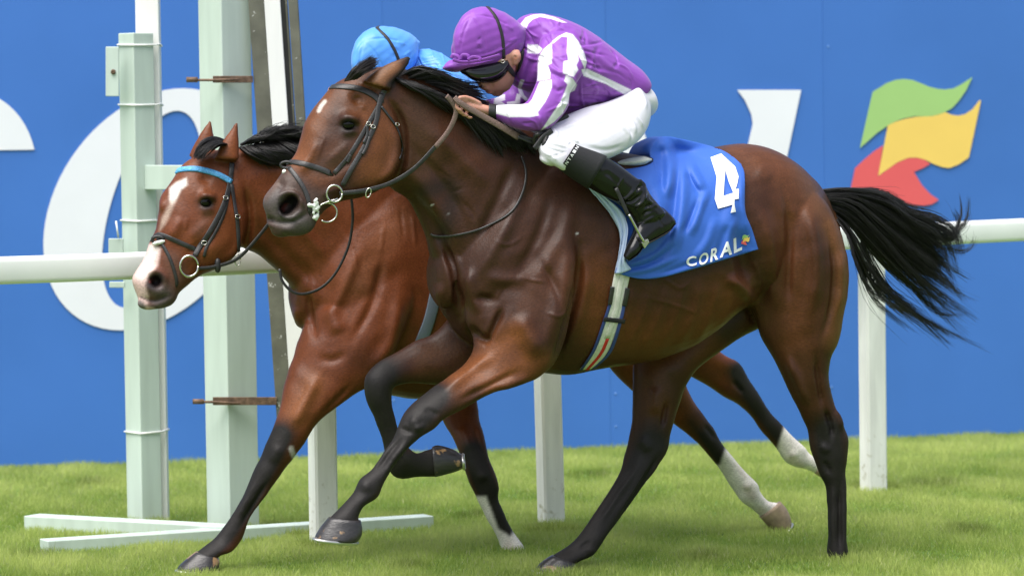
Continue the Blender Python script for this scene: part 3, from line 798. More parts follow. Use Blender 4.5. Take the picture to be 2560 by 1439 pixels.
# far hind
gA.add(*loft(FA, [(1690, 640, 1950, 620, .11, -.12), (1630, 760, 1935, 785, .12, -.12), (1592, 860, 1842, 850, .10, -.14), (1582, 925, 1752, 915, .088, -.15), (1581, 985, 1716, 962, .074, -.15), (1580, 1045, 1692, 1030, .064, -.15), (1571, 1098, 1677, 1082, .055, -.15), (1562, 1135, 1671, 1122, .052, -.15), (1550, 1178, 1640, 1172, .046, -.15), (1530, 1216, 1607, 1218, .041, -.15), (1492, 1271, 1564, 1276, .037, -.15),
    (1464, 1312, 1535, 1316, .037, -.15), (1440, 1345, 1509, 1350, .041, -.15), (1412, 1368, 1484, 1386, .042, -.15), (1388, 1384, 1450, 1402, .040, -.15), (1370, 1395, 1436, 1412, .042, -.15)], 'dep', n=28))
meA = remesh(gA, .0065, 'body'); taubin(meA, 14)
sk = Skin(meA, DK, FA); sk.gain = 1.5
NEAR = (0.02, 1); 
# head forms
for ln, r, a in [([(845, 285), (872, 296), (905, 300)], 26, .012),                    # brow over the eye
                 ([(850, 330), (873, 336), (900, 325)], 16, .005), ([(850, 307), (872, 297), (895, 305)], 9, .012), ([(856, 324), (873, 330), (892, 323)], 8, .007), ([(872, 314)], 15, -.012),
                 ([(800, 345), (770, 400), (745, 440)], 24, .006), ([(900, 385), (850, 420), (805, 445)], 24, -.004),   # nasal bone, hollow under the facial crest
                 ([(880, 350), (842, 385), (812, 410)], 16, .0025),                              # facial crest
                 ([(905, 240), (880, 255)], 22, -.008), ([(975, 300), (992, 365), (975, 430), (930, 462)], 22, .010),    # temple hollow, jaw rim
                 ([(965, 240), (1003, 300), (1012, 370), (1000, 430), (975, 470)], 16, -.016),    # behind the jaw
                 ([(722, 514)], 48, .012), ([(700, 528), (712, 522), (730, 504), (742, 496)], 34, -.050), ([(696, 500), (715, 484), (740, 486), (754, 505), (750, 530)], 12, .010),
                 ([(640, 546), (672, 549), (700, 556), (740, 550), (790, 520)], 9, -.006), ([(640, 544), (664, 547), (690, 552)], 10, -.008), ([(700, 570), (740, 575)], 18, .006), ([(690, 532), (740, 546)], 14, .005),
                 ([(690, 452), (712, 470)], 20, -.005), ([(800, 490), (830, 478), (860, 470)], 16, .004)]:
    sk.push(ln, r, a, vr=(-.12, 1))
# neck and shoulder
for ln, r, a in [([(1010, 470), (1040, 505), (1090, 575), (1120, 640)], 26, -.010), ([(1000, 400), (1060, 470), (1120, 560), (1150, 620)], 30, .010), ([(1020, 350), (1110, 460), (1170, 570)], 22, -.007),
                 ([(1060, 300), (1160, 400), (1240, 480)], 40, .008), ([(1330, 420), (1280, 540), (1225, 640), (1180, 700)], 26, .008), ([(1290, 400), (1235, 520), (1190, 610)], 22, -.007),
                 ([(1100, 600), (1128, 660), (1140, 720), (1152, 790)], 15, -.026), ([(1098, 700), (1105, 760), (1120, 800)], 24, .010), ([(1172, 660), (1180, 730), (1205, 790)], 24, .014), ([(1210, 690), (1270, 700), (1330, 690)], 26, .007),
                 ([(1185, 742), (1240, 748)], 14, -.007), ([(1170, 815), (1200, 845), (1232, 850)], 16, -.016), ([(1258, 765), (1236, 815), (1215, 860)], 13, -.013), ([(1290, 780), (1330, 850), (1350, 900)], 40, .012),
                 ([(1450, 610), (1446, 700), (1425, 790), (1402, 870), (1375, 925)], 16, -.017), ([(1420, 560), (1415, 680), (1390, 790), (1360, 870)], 34, .012), ([(1380, 480), (1345, 590), (1290, 690)], 20, -.006), ([(1440, 480), (1400, 600), (1330, 720)], 30, .007),
                 ([(1470, 640), (1462, 740), (1430, 850)], 22, .006), ([(1340, 640), (1390, 720), (1400, 800)], 16, -.006),
                 # forearm
                 ([(1240, 880), (1165, 935), (1100, 985)], 22, .009), ([(1300, 925), (1220, 965), (1140, 1005)], 12, -.007), ([(1330, 940), (1240, 975)], 16, .006), ([(1060, 1020), (1100, 1040)], 14, -.004), ([(1022, 1050), (1050, 1060)], 22, .006), ([(1010, 1090), (975, 1130), (940, 1180)], 9, -.006), ([(1020, 1105), (985, 1145), (955, 1195)], 9, .006), ([(985, 1105), (930, 1180)], 9, .004), ([(1035, 1075), (1060, 1062)], 10, .007), ([(1000, 1068), (1030, 1082)], 8, -.006), ([(915, 1215)], 18, .005)]:
    sk.push(ln, r * 1.15, a, vr=(-.05, 1) if a < 0 else None)
# ribs, flank, quarters
for k in range(7):
    x = 1560 + k * 42; sk.push([(x + 26, 690), (x + 8, 780), (x - 40, 880)], 18, .003, vr=NEAR)
for ln, r, a in [([(1850, 560), (1862, 640), (1880, 720)], 40, -.022), ([(1812, 690), (1856, 720), (1880, 752)], 24, .014), ([(1800, 600), (1830, 520), (1850, 450)], 24, .009), ([(1872, 760), (1890, 812)], 14, -.010),
                 ([(1900, 500), (1925, 620), (1935, 720), (1945, 800)], 34, .012), ([(1958, 470), (1975, 560), (1972, 680), (1968, 780)], 18, -.010), ([(2010, 500), (2035, 600), (2040, 700), (2020, 810)], 30, .012), ([(2066, 560), (2086, 660), (2080, 760), (2055, 850)], 14, -.010), ([(2100, 620), (2104, 720), (2090, 800)], 18, .006),
                 ([(1890, 420), (1930, 450)], 34, .003), ([(1965, 880), (1995, 950), (2025, 1020)], 20, .010), ([(2040, 880), (2048, 960), (2060, 1030)], 11, -.010), ([(2062, 1020), (2078, 1065), (2080, 1100)], 9, -.014), ([(2090, 1020), (2106, 1075)], 10, .008), ([(2050, 1110), (2075, 1130)], 18, .006), ([(2099, 1190), (2099, 1290), (2099, 1400)], 8, -.008), ([(2110, 1190), (2110, 1290), (2111, 1400)], 8, .006), ([(2082, 1190), (2082, 1380)], 9, .005), ([(2060, 1150), (2075, 1185)], 10, -.006),
                 ([(1640, 960), (1640, 1040)], 26, .008), ([(1668, 1000), (1655, 1070)], 9, -.010), ([(1600, 1090), (1625, 1130)], 24, .005), ([(1648, 1135), (1605, 1215), (1545, 1300)], 9, -.012), ([(1655, 1150), (1620, 1215), (1565, 1290)], 8, .008), ([(1595, 1165), (1530, 1260), (1490, 1320)], 10, .006), ([(1478, 1375)], 16, .006), ([(1450, 1370), (1475, 1350)], 8, -.005)]:
    sk.push(ln, r, a)
sk.commit(6); sk.replay(.6, .28); sk.commit(1)
# fine veins and skin folds
for ln, a in [([(1230, 600), (1270, 612), (1310, 590)], .002), ([(1150, 500), (1180, 530), (1190, 560)], -.0025), ([(1300, 690), (1330, 700), (1370, 705)], .0025), ([(1360, 780), (1400, 790), (1420, 770)], .0025), ([(1250, 720), (1240, 750)], .003), ([(1090, 420), (1130, 450)], -.002), ([(815, 335), (800, 375), (790, 410)], .002), ([(1650, 690), (1700, 720), (1730, 700)], .002), ([(1600, 740), (1680, 760), (1760, 790)], .002), ([(1880, 640), (1900, 700), (1890, 740)], .003), ([(1130, 480), (1160, 470)], -.002), ([(1000, 250), (1025, 270)], -.002), ([(905, 262), (912, 275)], .003)]:
    sk.push(ln, 7, a)
sk.co = sk.co + sk.no * (0.0016 * np.sin(sk.P[:, 0] * .045 + 2 * np.sin(sk.P[:, 1] * .03)) * np.sin(sk.P[:, 1] * .05 + 1.3 * np.sin(sk.P[:, 0] * .021)))[:, None]
sk.commit(0)
# colours of the coat, and painted shade under the neck
P_ = sk.paint
P_([(900, 230), (940, 330), (940, 420)], 85, WARM, .75); P_([(860, 380), (800, 430), (760, 400)], 60, WARM, .5); P_([(810, 240), (775, 330), (745, 400)], 50, WARM, .7); P_([(940, 205), (985, 165)], 30, (.17, .075, .032), .9)
P_([(870, 345), (850, 390), (800, 420)], 40, (.045, .030, .026), .6); P_([(872, 312)], 46, (.022, .016, .015), .85); P_([(872, 314)], 27, (.006, .005, .005), 1, hard=1.6)
P_([(1040, 260), (1060, 350), (1050, 420)], 70, (.075, .034, .018), .8); P_([(1120, 300), (1180, 380)], 70, BR, .6)
P_([(680, 500), (720, 545), (760, 560)], 75, GREY, .95); P_([(700, 440), (760, 480), (800, 500)], 40, (.07, .045, .036), .7); P_([(708, 525), (731, 505)], 25, (.010, .007, .007), 1, hard=1.8); P_([(708, 522), (714, 514)], 9, (.16, .035, .03), .8); P_([(664, 548), (700, 556), (738, 551)], 5, (.02, .017, .016), .6)
P_([(660, 495), (690, 455)], 18, (.13, .08, .06), .6)
P_([(812, 254), (803, 265), (797, 277)], 8, (.58, .53, .48), .8, hard=1.4); P_([(796, 278), (800, 268)], 5, (.5, .46, .42), .7)
P_([(1026, 138), (1016, 168), (975, 212)], 15, BLK, .95); P_([(1022, 142)], 16, BLK, .9)
for fx, fy in ((1077, 514), (1120, 535), (1440, 585)): P_([(fx, fy), (fx + 4, fy - 2)], 3.6, (.45, .45, .43), .6, hard=1.5)
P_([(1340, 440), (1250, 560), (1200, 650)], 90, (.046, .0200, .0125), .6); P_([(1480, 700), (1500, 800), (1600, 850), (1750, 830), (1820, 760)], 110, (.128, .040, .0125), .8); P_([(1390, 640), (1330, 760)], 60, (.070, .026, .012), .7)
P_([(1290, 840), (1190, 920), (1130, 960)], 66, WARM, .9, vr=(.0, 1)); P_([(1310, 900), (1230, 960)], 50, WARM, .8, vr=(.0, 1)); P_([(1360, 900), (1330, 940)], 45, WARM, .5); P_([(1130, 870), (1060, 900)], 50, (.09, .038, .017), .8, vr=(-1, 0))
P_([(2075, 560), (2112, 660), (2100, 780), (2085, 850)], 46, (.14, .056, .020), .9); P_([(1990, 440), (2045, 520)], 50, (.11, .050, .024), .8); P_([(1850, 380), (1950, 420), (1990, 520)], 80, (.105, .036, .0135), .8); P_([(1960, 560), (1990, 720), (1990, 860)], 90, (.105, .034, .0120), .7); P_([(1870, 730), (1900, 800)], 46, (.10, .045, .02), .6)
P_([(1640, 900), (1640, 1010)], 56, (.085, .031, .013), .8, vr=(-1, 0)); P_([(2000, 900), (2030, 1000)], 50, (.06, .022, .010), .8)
P_([(1110, 590), (1130, 470), (1060, 480)], 40, (.018, .011, .009), .7); P_([(1200, 340), (1330, 400)], 50, (.022, .013, .011), .6)  # first stroke darkens the neck's underside: shade put into the coat colour
for ln, r, vr in [([(1090, 990), (1040, 1050), (960, 1150), (910, 1220), (850, 1300)], 74, (0, 1)), ([(960, 935), (940, 980), (970, 1090), (1000, 1160), (1080, 1155)], 80, (-1, 0)), ([(2070, 1080), (2080, 1180), (2093, 1300), (2093, 1420)], 76, (0, 1)), ([(1630, 1110), (1570, 1220), (1480, 1350), (1400, 1390)], 84, (-1, 0))]:
    P_(ln, r, BLK, 1.0, vr, hard=1.35)
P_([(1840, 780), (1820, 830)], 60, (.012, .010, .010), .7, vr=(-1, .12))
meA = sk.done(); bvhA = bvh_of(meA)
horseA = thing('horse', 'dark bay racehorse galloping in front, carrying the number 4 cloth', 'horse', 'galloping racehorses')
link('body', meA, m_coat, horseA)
eyeball(bvhA, 872, 313, .0265, horseA, .22)
hoof_part(FA, [(822, 1291, 902, 1300, .044), (804, 1312, 906, 1322, .050), (790, 1334, 903, 1340, .055), (787, 1344, 894, 1354, .056)], .20, horseA, m_hoof)
hoof_part(FA, [(1088, 1192, 1080, 1116, .042), (1112, 1186, 1096, 1112, .048), (1140, 1178, 1132, 1122, .050), (1158, 1170, 1155, 1136, .050)], -.17, horseA, m_hoof)
hoof_part(FA, [(1380, 1386, 1437, 1404, .044), (1358, 1400, 1440, 1416, .050), (1340, 1416, 1436, 1426, .054), (1332, 1426, 1430, 1432, .055)], -.15, horseA, m_hoof)
hoof_part(FA, [(2062, 1420, 2120, 1428, .046), (2052, 1440, 2124, 1446, .052), (2044, 1458, 2124, 1462, .055)], .17, horseA, m_hoof, sole=False)
# mane, forelock, tail
mane_g = [[(1000, 190, .02), (1040, 172, .05), (1085, 182, .06), (1130, 205, .05)], [(1030, 198, .03), (1080, 185, .06), (1130, 205, .06), (1190, 232, .03)], [(1060, 205, .03), (1110, 205, .06), (1160, 222, .05), (1235, 228, .0)],
          [(1085, 215, .03), (1140, 232, .07), (1185, 262, .07), (1225, 300, .05)], [(1120, 228, .03), (1165, 262, .09), (1205, 310, .10), (1250, 350, .10)], [(1160, 246, .03), (1205, 285, .10), (1240, 330, .12), (1285, 375, .12)], [(1210, 272, .03), (1250, 305, .10), (1290, 345, .13), (1330, 385, .13)], [(1260, 300, .03), (1300, 330, .10), (1340, 362, .12), (1360, 385, .12)]]
hair_part('mane', strands(FA, mane_g, 3000, .0014, 8, .018, seed=3, lockn=16), horseA, m_hair)
under = [[(985, 195, .05), (1020, 212, .085), (1070, 232, .10), (1120, 262, .10)], [(1030, 205, .05), (1080, 232, .10), (1130, 262, .11), (1180, 300, .11)], [(1090, 225, .05), (1140, 262, .11), (1190, 310, .13), (1240, 372, .14)], [(1150, 250, .05), (1200, 300, .12), (1235, 345, .14), (1262, 392, .15)]]
hair_part('mane_underlayer', strands(FA, under, 1700, .0018, 7, .008, seed=4, lockn=12), horseA, m_hair)
fl = [[(862, 202, .05), (880, 176, .08), (908, 158, .06), (946, 140, .03)], [(872, 200, .08), (895, 178, .10), (918, 163, .08), (945, 150, .05)], [(890, 198, .09), (908, 184, .10), (925, 174, .09), (942, 162, .06)]]
hair_part('forelock', strands(FA, fl, 850, .0011, 5, .012, seed=5, lockn=12), horseA, m_hair_b)
tail_g = [[(2050, 480, -.02), (2130, 474, 0), (2210, 482, 0), (2270, 522, .02), (2340, 540, .03), (2395, 580, .03), (2405, 640, .02)],
          [(2052, 486, 0), (2140, 484, .02), (2230, 510, .03), (2300, 570, .04), (2365, 610, .04), (2392, 690, .03)],
          [(2055, 492, .02), (2140, 500, .04), (2220, 560, .05), (2290, 620, .05), (2350, 665, .05), (2370, 722, .04)],
          [(2062, 500, .03), (2130, 520, .05), (2210, 590, .06), (2280, 660, .06), (2360, 722, .05), (2490, 775, .04)],
          [(2070, 512, .03), (2125, 545, .06), (2180, 610, .06), (2245, 680, .06), (2340, 770, .05), (2450, 890, .04)],
          [(2085, 535, .04), (2125, 580, .06), (2160, 650, .06), (2215, 730, .05), (2310, 785, .04), (2480, 850, .03)],
          [(2095, 555, .03), (2122, 600, .05), (2142, 665, .05), (2175, 735, .05), (2235, 785, .04), (2280, 850, .03)]]
hair_part('tail', strands(FA, tail_g[:4], 1700, .0012, 13, .04, seed=8, len_var=.5, curl=4), horseA)
hair_part('tail_underlayer', strands(FA, [tail_g[2], tail_g[3], tail_g[4], tail_g[5], tail_g[6]], 760, .0011, 15, .03, seed=9, len_var=.22, curl=4), horseA)
core = [[(2048, 482, .0), (2130, 482, .0), (2220, 520, .02), (2300, 575, .03), (2360, 640, .03)], [(2060, 500, .02), (2130, 515, .02), (2210, 575, .03), (2290, 640, .03), (2360, 690, .03)], [(2080, 530, .02), (2130, 560, .03), (2190, 600, .03), (2270, 670, .03), (2340, 700, .03)]]
hair_part('tail_core', strands(FA, core, 1300, .0019, 9, .02, seed=10, len_var=.45), horseA)
wisps = [[(2300, 570, .03), (2370, 590, .03), (2400, 540, .03), (2395, 490, .03)], [(2310, 600, .03), (2390, 620, .03), (2415, 580, .03), (2390, 500, .02)], [(2300, 680, .03), (2370, 730, .03), (2430, 700, .03), (2450, 610, .02)], [(2250, 640, .04), (2340, 760, .04), (2440, 780, .04), (2500, 850, .04)], [(2180, 600, .05), (2280, 740, .05), (2360, 830, .05), (2420, 890, .05)], [(2140, 600, .05), (2180, 720, .05), (2280, 790, .05), (2380, 900, .05)]]
hair_part('tail_wisps', strands(FA, wisps, 240, .0009, 14, .03, seed=12, len_var=.4, curl=10), horseA)

# ------------------------------------------------------------------ back horse
BAY = (.128, .035, .0115); BAYD = (.055, .016, .006); BAYL = (.175, .053, .017)
gB = Geo()
gB.add(*loft(FB, [(772, 620, 775, 830, .13), (800, 560, 805, 885, .19), (845, 500, 850, 930, .225), (910, 450, 910, 968, .245), (985, 418, 985, 990, .26), (1060, 405, 1060, 996, .275), (1160, 430, 1160, 970, .285), (1260, 445, 1260, 935, .285), (1360, 440, 1360, 905, .28), (1450, 425, 1450, 880, .27), (1530, 420, 1530, 850, .26), (1600, 440, 1600, 820, .22), (1660, 480, 1660, 780, .15)], 'lat', n=36, p=.92, round_ends=(.5, .4)))
gB.add(*loft(FB, [(1050, 410, 790, 850, .19), (960, 375, 752, 780, .175), (870, 352, 735, 728, .15), (790, 345, 716, 702, .13), (715, 348, 682, 666, .112), (650, 358, 640, 634, .10), (600, 370, 600, 615, .09), (570, 380, 575, 570, .085)], 'lat', n=36, round_ends=(.3, .3)))
gB.add(*loft(FB, [(560, 372, 606, 500, .075), (505, 384, 610, 545, .092), (462, 408, 608, 580, .102), (428, 452, 596, 620, .106), (402, 492, 575, 652, .105), (396, 530, 540, 672, .096), (390, 570, 512, 684, .084), (374, 604, 485, 700, .072), (360, 642, 462, 720, .066), (343, 672, 447, 735, .062), (331, 696, 440, 750, .058), (336, 722, 428, 764, .05), (345, 745, 408, 771, .04), (350, 764, 385, 772, .024)], 'dep', n=36, p=.86, round_ends=(.4, .4)))
gB.add(*loft(FB, [(536, 396, 598, 402, .030), (548, 368, 598, 380, .026), (564, 342, 598, 356, .020), (580, 320, 597, 332, .012), (591, 302, 596, 308, .005)], 'dep', v=.07, n=16))
gB.add(*loft(FB, [(470, 392, 540, 396, .030), (484, 360, 536, 372, .026), (500, 335, 535, 345, .020), (514, 312, 533, 320, .012), (524, 300, 530, 305, .005)], 'dep', v=-.07, n=16))
# lips of the back horse
gB.add(*loft(FB, [(352, 745, 372, 772, .03), (345, 752, 356, 770, .02)], 'dep', n=14, round_ends=(.3, .5)))
gB.add(*loft(FB, [(850, 600, 1040, 600, .06, .13), (800, 720, 1040, 740, .085, .15), (748, 840, 985, 880, .10, .15), (733, 890, 940, 955, .09, .15), (714, 945, 880, 990, .075, .15), (694, 1035, 800, 1052, .06, .15), (668, 1100, 752, 1120, .054, .14), (650, 1142, 730, 1148, .051, .13), (628, 1188, 697, 1192, .046, .12), (604, 1244, 652, 1254, .034, .11), (574, 1296, 622, 1300, .033, .10), (540, 1340, 604, 1350, .038, .09), (512, 1364, 580, 1378, .038, .09), (494, 1376, 552, 1386, .036, .09), (480, 1388, 545, 1396, .04, .09)], 'dep', n=28))
gB.add(*loft(FB, [(1000, 760, 1180, 780, .08, -.12), (1040, 880, 1190, 900, .08, -.12), (1078, 980, 1192, 985, .066, -.10), (1104, 1046, 1199, 1046, .058, -.05), (1127, 1085, 1211, 1090, .053, 0), (1146, 1128, 1222, 1140, .050, .04), (1163, 1177, 1238, 1182, .050, .06), (1175, 1212, 1247, 1216, .046, .06), (1192, 1247, 1247, 1248, .036, .06), (1213, 1290, 1265, 1292, .033, .06), (1236, 1330, 1285, 1330, .034, .06), (1250, 1362, 1308, 1362, .040, .06), (1251, 1388, 1312, 1388, .043, .06), (1248, 1408, 1312, 1408, .045, .06)], 'dep', n=28))
gB.add(*loft(FB, [(1450, 640, 1690, 620, .11, .12), (1470, 780, 1712, 770, .11, .13), (1515, 905, 1712, 880, .095, .14), (1575, 972, 1712, 945, .075, .14), (1635, 1020, 1724, 982, .06, .14), (1690, 1062, 1750, 1024, .05, .14), (1724, 1090, 1782, 1066, .046, .14), (1751, 1113, 1806, 1108, .042, .14), (1783, 1153, 1835, 1146, .036, .14), (1808, 1186, 1864, 1178, .035, .14), (1832, 1222, 1895, 1208, .040, .14), (1850, 1248, 1902, 1230, .038, .14), (1880, 1272, 1922, 1252, .035, .14), (1900, 1290, 1946, 1256, .038, .14), (1915, 1305, 1956, 1266, .038, .14)], 'dep', n=28))
gB.add(*loft(FB, [(1500, 700, 1690, 640, .10, -.12), (1590, 830, 1740, 760, .09, -.13), (1672, 908, 1778, 850, .075, -.14), (1732, 943, 1812, 888, .062, -.14), (1772, 966, 1848, 906, .055, -.14), (1812, 993, 1872, 945, .050, -.14), (1846, 1012, 1895, 980, .045, -.14), (1874, 1036, 1916, 1016, .036, -.14), (1906, 1080, 1947, 1052, .033, -.14), (1940, 1120, 1982, 1090, .035, -.14), (1962, 1152, 2010, 1116, .039, -.14), (1988, 1166, 2022, 1132, .036, -.14), (2014, 1171, 2044, 1148, .034, -.14), (2040, 1182, 2062, 1158, .036, -.14)], 'dep', n=28))
meB = remesh(gB, .0075, 'body'); taubin(meB, 14)
sk = Skin(meB, BAY, FB); sk.gain = 1.45
for ln, r, a in [([(495, 480), (518, 490), (545, 495)], 24, .011), ([(497, 522), (518, 530), (540, 520)], 14, .005), ([(496, 500), (516, 491), (536, 499)], 9, .011), ([(502, 517), (517, 522), (534, 516)], 8, .006), ([(516, 507)], 14, -.011), ([(455, 540), (425, 600)], 24, .006), ([(535, 590), (490, 620), (460, 645)], 18, -.006), ([(525, 550), (490, 580), (470, 600)], 16, .0025),
                 ([(500, 440), (530, 455)], 20, -.007), ([(585, 510), (603, 570), (590, 625), (560, 655)], 20, .009), ([(612, 460), (625, 540), (618, 600), (600, 640)], 14, -.015), ([(390, 700)], 40, .012), ([(382, 710), (396, 696)], 25, -.042), ([(370, 682), (392, 676), (412, 692), (416, 712)], 9, .007), ([(350, 740), (385, 752), (430, 735)], 8, -.009), ([(360, 715), (400, 735)], 12, .005),
                 ([(408, 500), (404, 530)], 12, .006), ([(660, 400), (760, 470), (840, 560)], 40, .008), ([(640, 560), (720, 640), (800, 720)], 26, -.006), ([(650, 480), (740, 560), (830, 660)], 26, .006),
                 ([(765, 720), (775, 790), (790, 850)], 18, -.012), ([(740, 760), (745, 830)], 20, .008), ([(820, 760), (850, 840)], 40, .012), ([(900, 620), (860, 720), (820, 800)], 24, .007), ([(960, 640), (930, 760), (880, 850)], 20, -.008), ([(1000, 720), (980, 850), (920, 940)], 30, .009),
                 ([(790, 890), (830, 900), (870, 880)], 20, -.005), ([(800, 930), (760, 1010), (720, 1080)], 26, .008), ([(880, 960), (800, 1040)], 12, -.006), ([(700, 1110), (680, 1160)], 24, .005), ([(672, 1200), (640, 1250), (600, 1318)], 9, -.010), ([(690, 1205), (650, 1262), (615, 1320)], 8, .007), ([(640, 1200), (590, 1300)], 9, .004),
                 ([(1150, 1060), (1180, 1130)], 20, .006), ([(1182, 1060), (1205, 1130)], 9, -.007), ([(1205, 1190)], 20, .006), ([(1760, 1060), (1790, 1100)], 9, -.006), ([(1868, 1215)], 16, .005), ([(1830, 950), (1860, 985)], 9, -.009), ([(1985, 1135)], 16, .005)]:
    sk.push(ln, r, a, vr=(-.12, 1) if a < 0 else None)
sk.commit(5); sk.replay(.6, .25); sk.commit(1)
for ln, a in [([(850, 560), (880, 620), (900, 700)], .0025), ([(960, 560), (950, 640)], .002), ([(470, 540), (460, 580)], .002), ([(760, 650), (800, 720)], -.002), ([(1000, 520), (1010, 600)], -.003), ([(1030, 530), (1040, 620)], .003)]:
    sk.push(ln, 8, a)
sk.co = sk.co + sk.no * (0.0018 * np.sin(sk.P[:, 0] * .045 + 2 * np.sin(sk.P[:, 1] * .03)) * np.sin(sk.P[:, 1] * .05 + 1.3 * np.sin(sk.P[:, 0] * .021)))[:, None]
sk.commit(0)
P_ = sk.paint
P_([(470, 440), (520, 470), (560, 600), (500, 620)], 80, BAYL, .55); P_([(567, 330), (580, 380)], 30, BAYL, .7); P_([(515, 320), (505, 370)], 30, BAYL, .6)
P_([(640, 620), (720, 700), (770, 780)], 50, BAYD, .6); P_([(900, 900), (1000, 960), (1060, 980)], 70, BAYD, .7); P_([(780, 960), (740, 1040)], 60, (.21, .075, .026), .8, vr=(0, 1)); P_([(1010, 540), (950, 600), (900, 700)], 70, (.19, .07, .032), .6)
P_([(516, 508)], 40, (.03, .02, .017), .85); P_([(516, 508)], 25, (.007, .006, .005), 1, hard=1.6); P_([(520, 540), (500, 575)], 30, (.10, .05, .035), .5)
P_([(380, 710), (415, 740), (400, 765)], 62, (.085, .068, .064), .95); P_([(430, 650), (450, 700)], 40, (.11, .06, .045), .7)
PINK = (.62, .44, .40); WHT = (.72, .68, .63)
sk.fill([(380, 608), (402, 622), (396, 660), (372, 690), (362, 715), (372, 740), (368, 765), (385, 770), (370, 775), (345, 770), (325, 700), (345, 655), (366, 610)], PINK, 5, .95)
P_([(385, 625), (370, 660), (352, 690)], 20, (.75, .66, .62), .8, hard=1.3); P_([(350, 758), (356, 768)], 13, (.09, .085, .08), .9, hard=1.6)
P_([(382, 710), (396, 696)], 23, (.012, .008, .008), 1, hard=1.6); P_([(376, 702)], 8, (.2, .05, .045), .8); P_([(352, 742), (385, 753), (428, 737)], 5, (.04, .03, .03), .8)
sk.fill([(424, 470), (440, 456), (466, 445), (468, 462), (452, 475), (440, 500), (430, 512), (424, 500)], WHT, 5, .9); sk.fill([(428, 500), (440, 500), (424, 540), (412, 562), (398, 578), (404, 545)], (.45, .34, .28), 6, .7)
P_([(596, 312), (598, 350)], 6, BLK, .7); P_([(530, 304), (534, 320)], 7, BLK, .7)
for ln, r, vr in [([(700, 1090), (670, 1150), (620, 1240), (560, 1330), (500, 1390)], 70, (0.02, 1)), ([(1185, 1130), (1205, 1190), (1240, 1280), (1280, 1390)], 66, None), ([(1745, 1050), (1800, 1130), (1830, 1170)], 50, (0, 1)), ([(1850, 930), (1880, 985), (1960, 1090)], 56, (-1, 0))]:
    P_(ln, r, BLK, 1.0, vr, hard=1.35)
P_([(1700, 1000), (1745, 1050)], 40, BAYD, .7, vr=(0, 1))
P_([(728, 1120), (735, 1140)], 10, (.45, .42, .4), .9, vr=(0, 1), hard=1.5)
sk.fill([(1185, 1240), (1215, 1240), (1245, 1320), (1275, 1340), (1296, 1310), (1340, 1420), (1235, 1420)], WHT, 6, .95)
sk.fill([(1772, 1168), (1800, 1160), (1818, 1110), (1990, 1240), (1990, 1350), (1900, 1350)], WHT, 6, .97, vr=(0, 1)); sk.fill([(1938, 1135), (1962, 1062), (2090, 1080), (2090, 1200), (1960, 1190)], WHT, 6, .97, vr=(-1, 0))
for ln, r, c_ in (([(1868, 1222), (1880, 1240)], 22, (.42, .33, .25)), ([(1905, 1275), (1925, 1290)], 20, (.45, .36, .28)), ([(1980, 1148), (2000, 1160)], 22, (.45, .37, .30)), ([(1270, 1360), (1290, 1385)], 20, (.55, .46, .40)), ([(1840, 1160), (1862, 1190)], 9, (.52, .46, .40))): P_(ln, r, c_, .55)
meB = sk.done(); bvhB = bvh_of(meB)
horseB = thing('horse', 'bright bay racehorse with white blaze and white socks galloping on the far side', 'horse', 'galloping racehorses')
link('body', meB, m_coat, horseB)
eyeball(bvhB, 515, 506, .0258, horseB, .22)
hoof_part(FB, [(490, 1377, 545, 1392, .042), (470, 1392, 549, 1402, .048), (448, 1412, 547, 1418, .053), (442, 1424, 540, 1430, .054)], .09, horseB, m_hoof)
hoof_part(FB, [(1249, 1388, 1313, 1388, .045), (1240, 1410, 1318, 1412, .052), (1236, 1430, 1320, 1432, .055)], .06, horseB, m_hoof_pale, sole=False)
hoof_part(FB, [(1898, 1290, 1950, 1252, .040), (1918, 1312, 1966, 1270, .046), (1938, 1332, 1976, 1292, .048), (1954, 1340, 1979, 1308, .048)], .14, horseB, m_hoof_pale)
hoof_part(FB, [(2036, 1182, 2058, 1154, .038), (2056, 1196, 2078, 1166, .044), (2072, 1212, 2096, 1184, .046)], -.14, horseB, m_hoof_pale)
mb = [[(600, 362, .02), (630, 350, .05), (665, 345, .06), (700, 352, .06)], [(630, 356, .02), (665, 330, .05), (700, 325, .06), (735, 335, .06)], [(660, 352, .02), (700, 332, .05), (740, 330, .06), (790, 345, .06)], [(700, 350, .02), (745, 338, .05), (790, 345, .07), (840, 365, .07)], [(770, 346, .02), (830, 350, .06), (880, 370, .08), (930, 400, .08)], [(860, 350, .02), (920, 370, .06), (970, 400, .08), (1000, 430, .08)]]
hair_part('mane', strands(FB, mb, 2200, .0014, 10, .02, seed=23, curl=4, lockn=16), horseB)
ub = [[(598, 368, .05), (620, 385, .085), (650, 400, .09), (680, 408, .10)], [(640, 362, .05), (670, 380, .10), (710, 400, .11), (745, 412, .11)], [(700, 352, .05), (740, 375, .11), (790, 400, .12), (830, 415, .12)], [(790, 350, .05), (830, 370, .12), (870, 395, .13), (910, 420, .13)]]
hair_part('mane_underlayer', strands(FB, ub, 1300, .0018, 8, .01, seed=24, lockn=12), horseB)
fb = [[(570, 355, .0), (530, 345, .03), (500, 360, .04), (486, 395, .03)], [(575, 360, .02), (540, 352, .06), (505, 368, .07), (488, 398, .06)], [(580, 368, .04), (555, 362, .09), (525, 375, .09), (495, 398, .08)]]
hair_part('forelock', strands(FB, fb, 800, .0012, 4, .012, seed=25, len_var=.15, lockn=12), horseB)
hair_part('tail', strands(FB, [[(1690, 470, 0), (1740, 480, 0), (1790, 560, 0), (1800, 640, 0)], [(1690, 500, 0), (1730, 540, 0), (1760, 620, 0), (1770, 690, 0)]], 300, .004, 6, .03, seed=26), horseB)
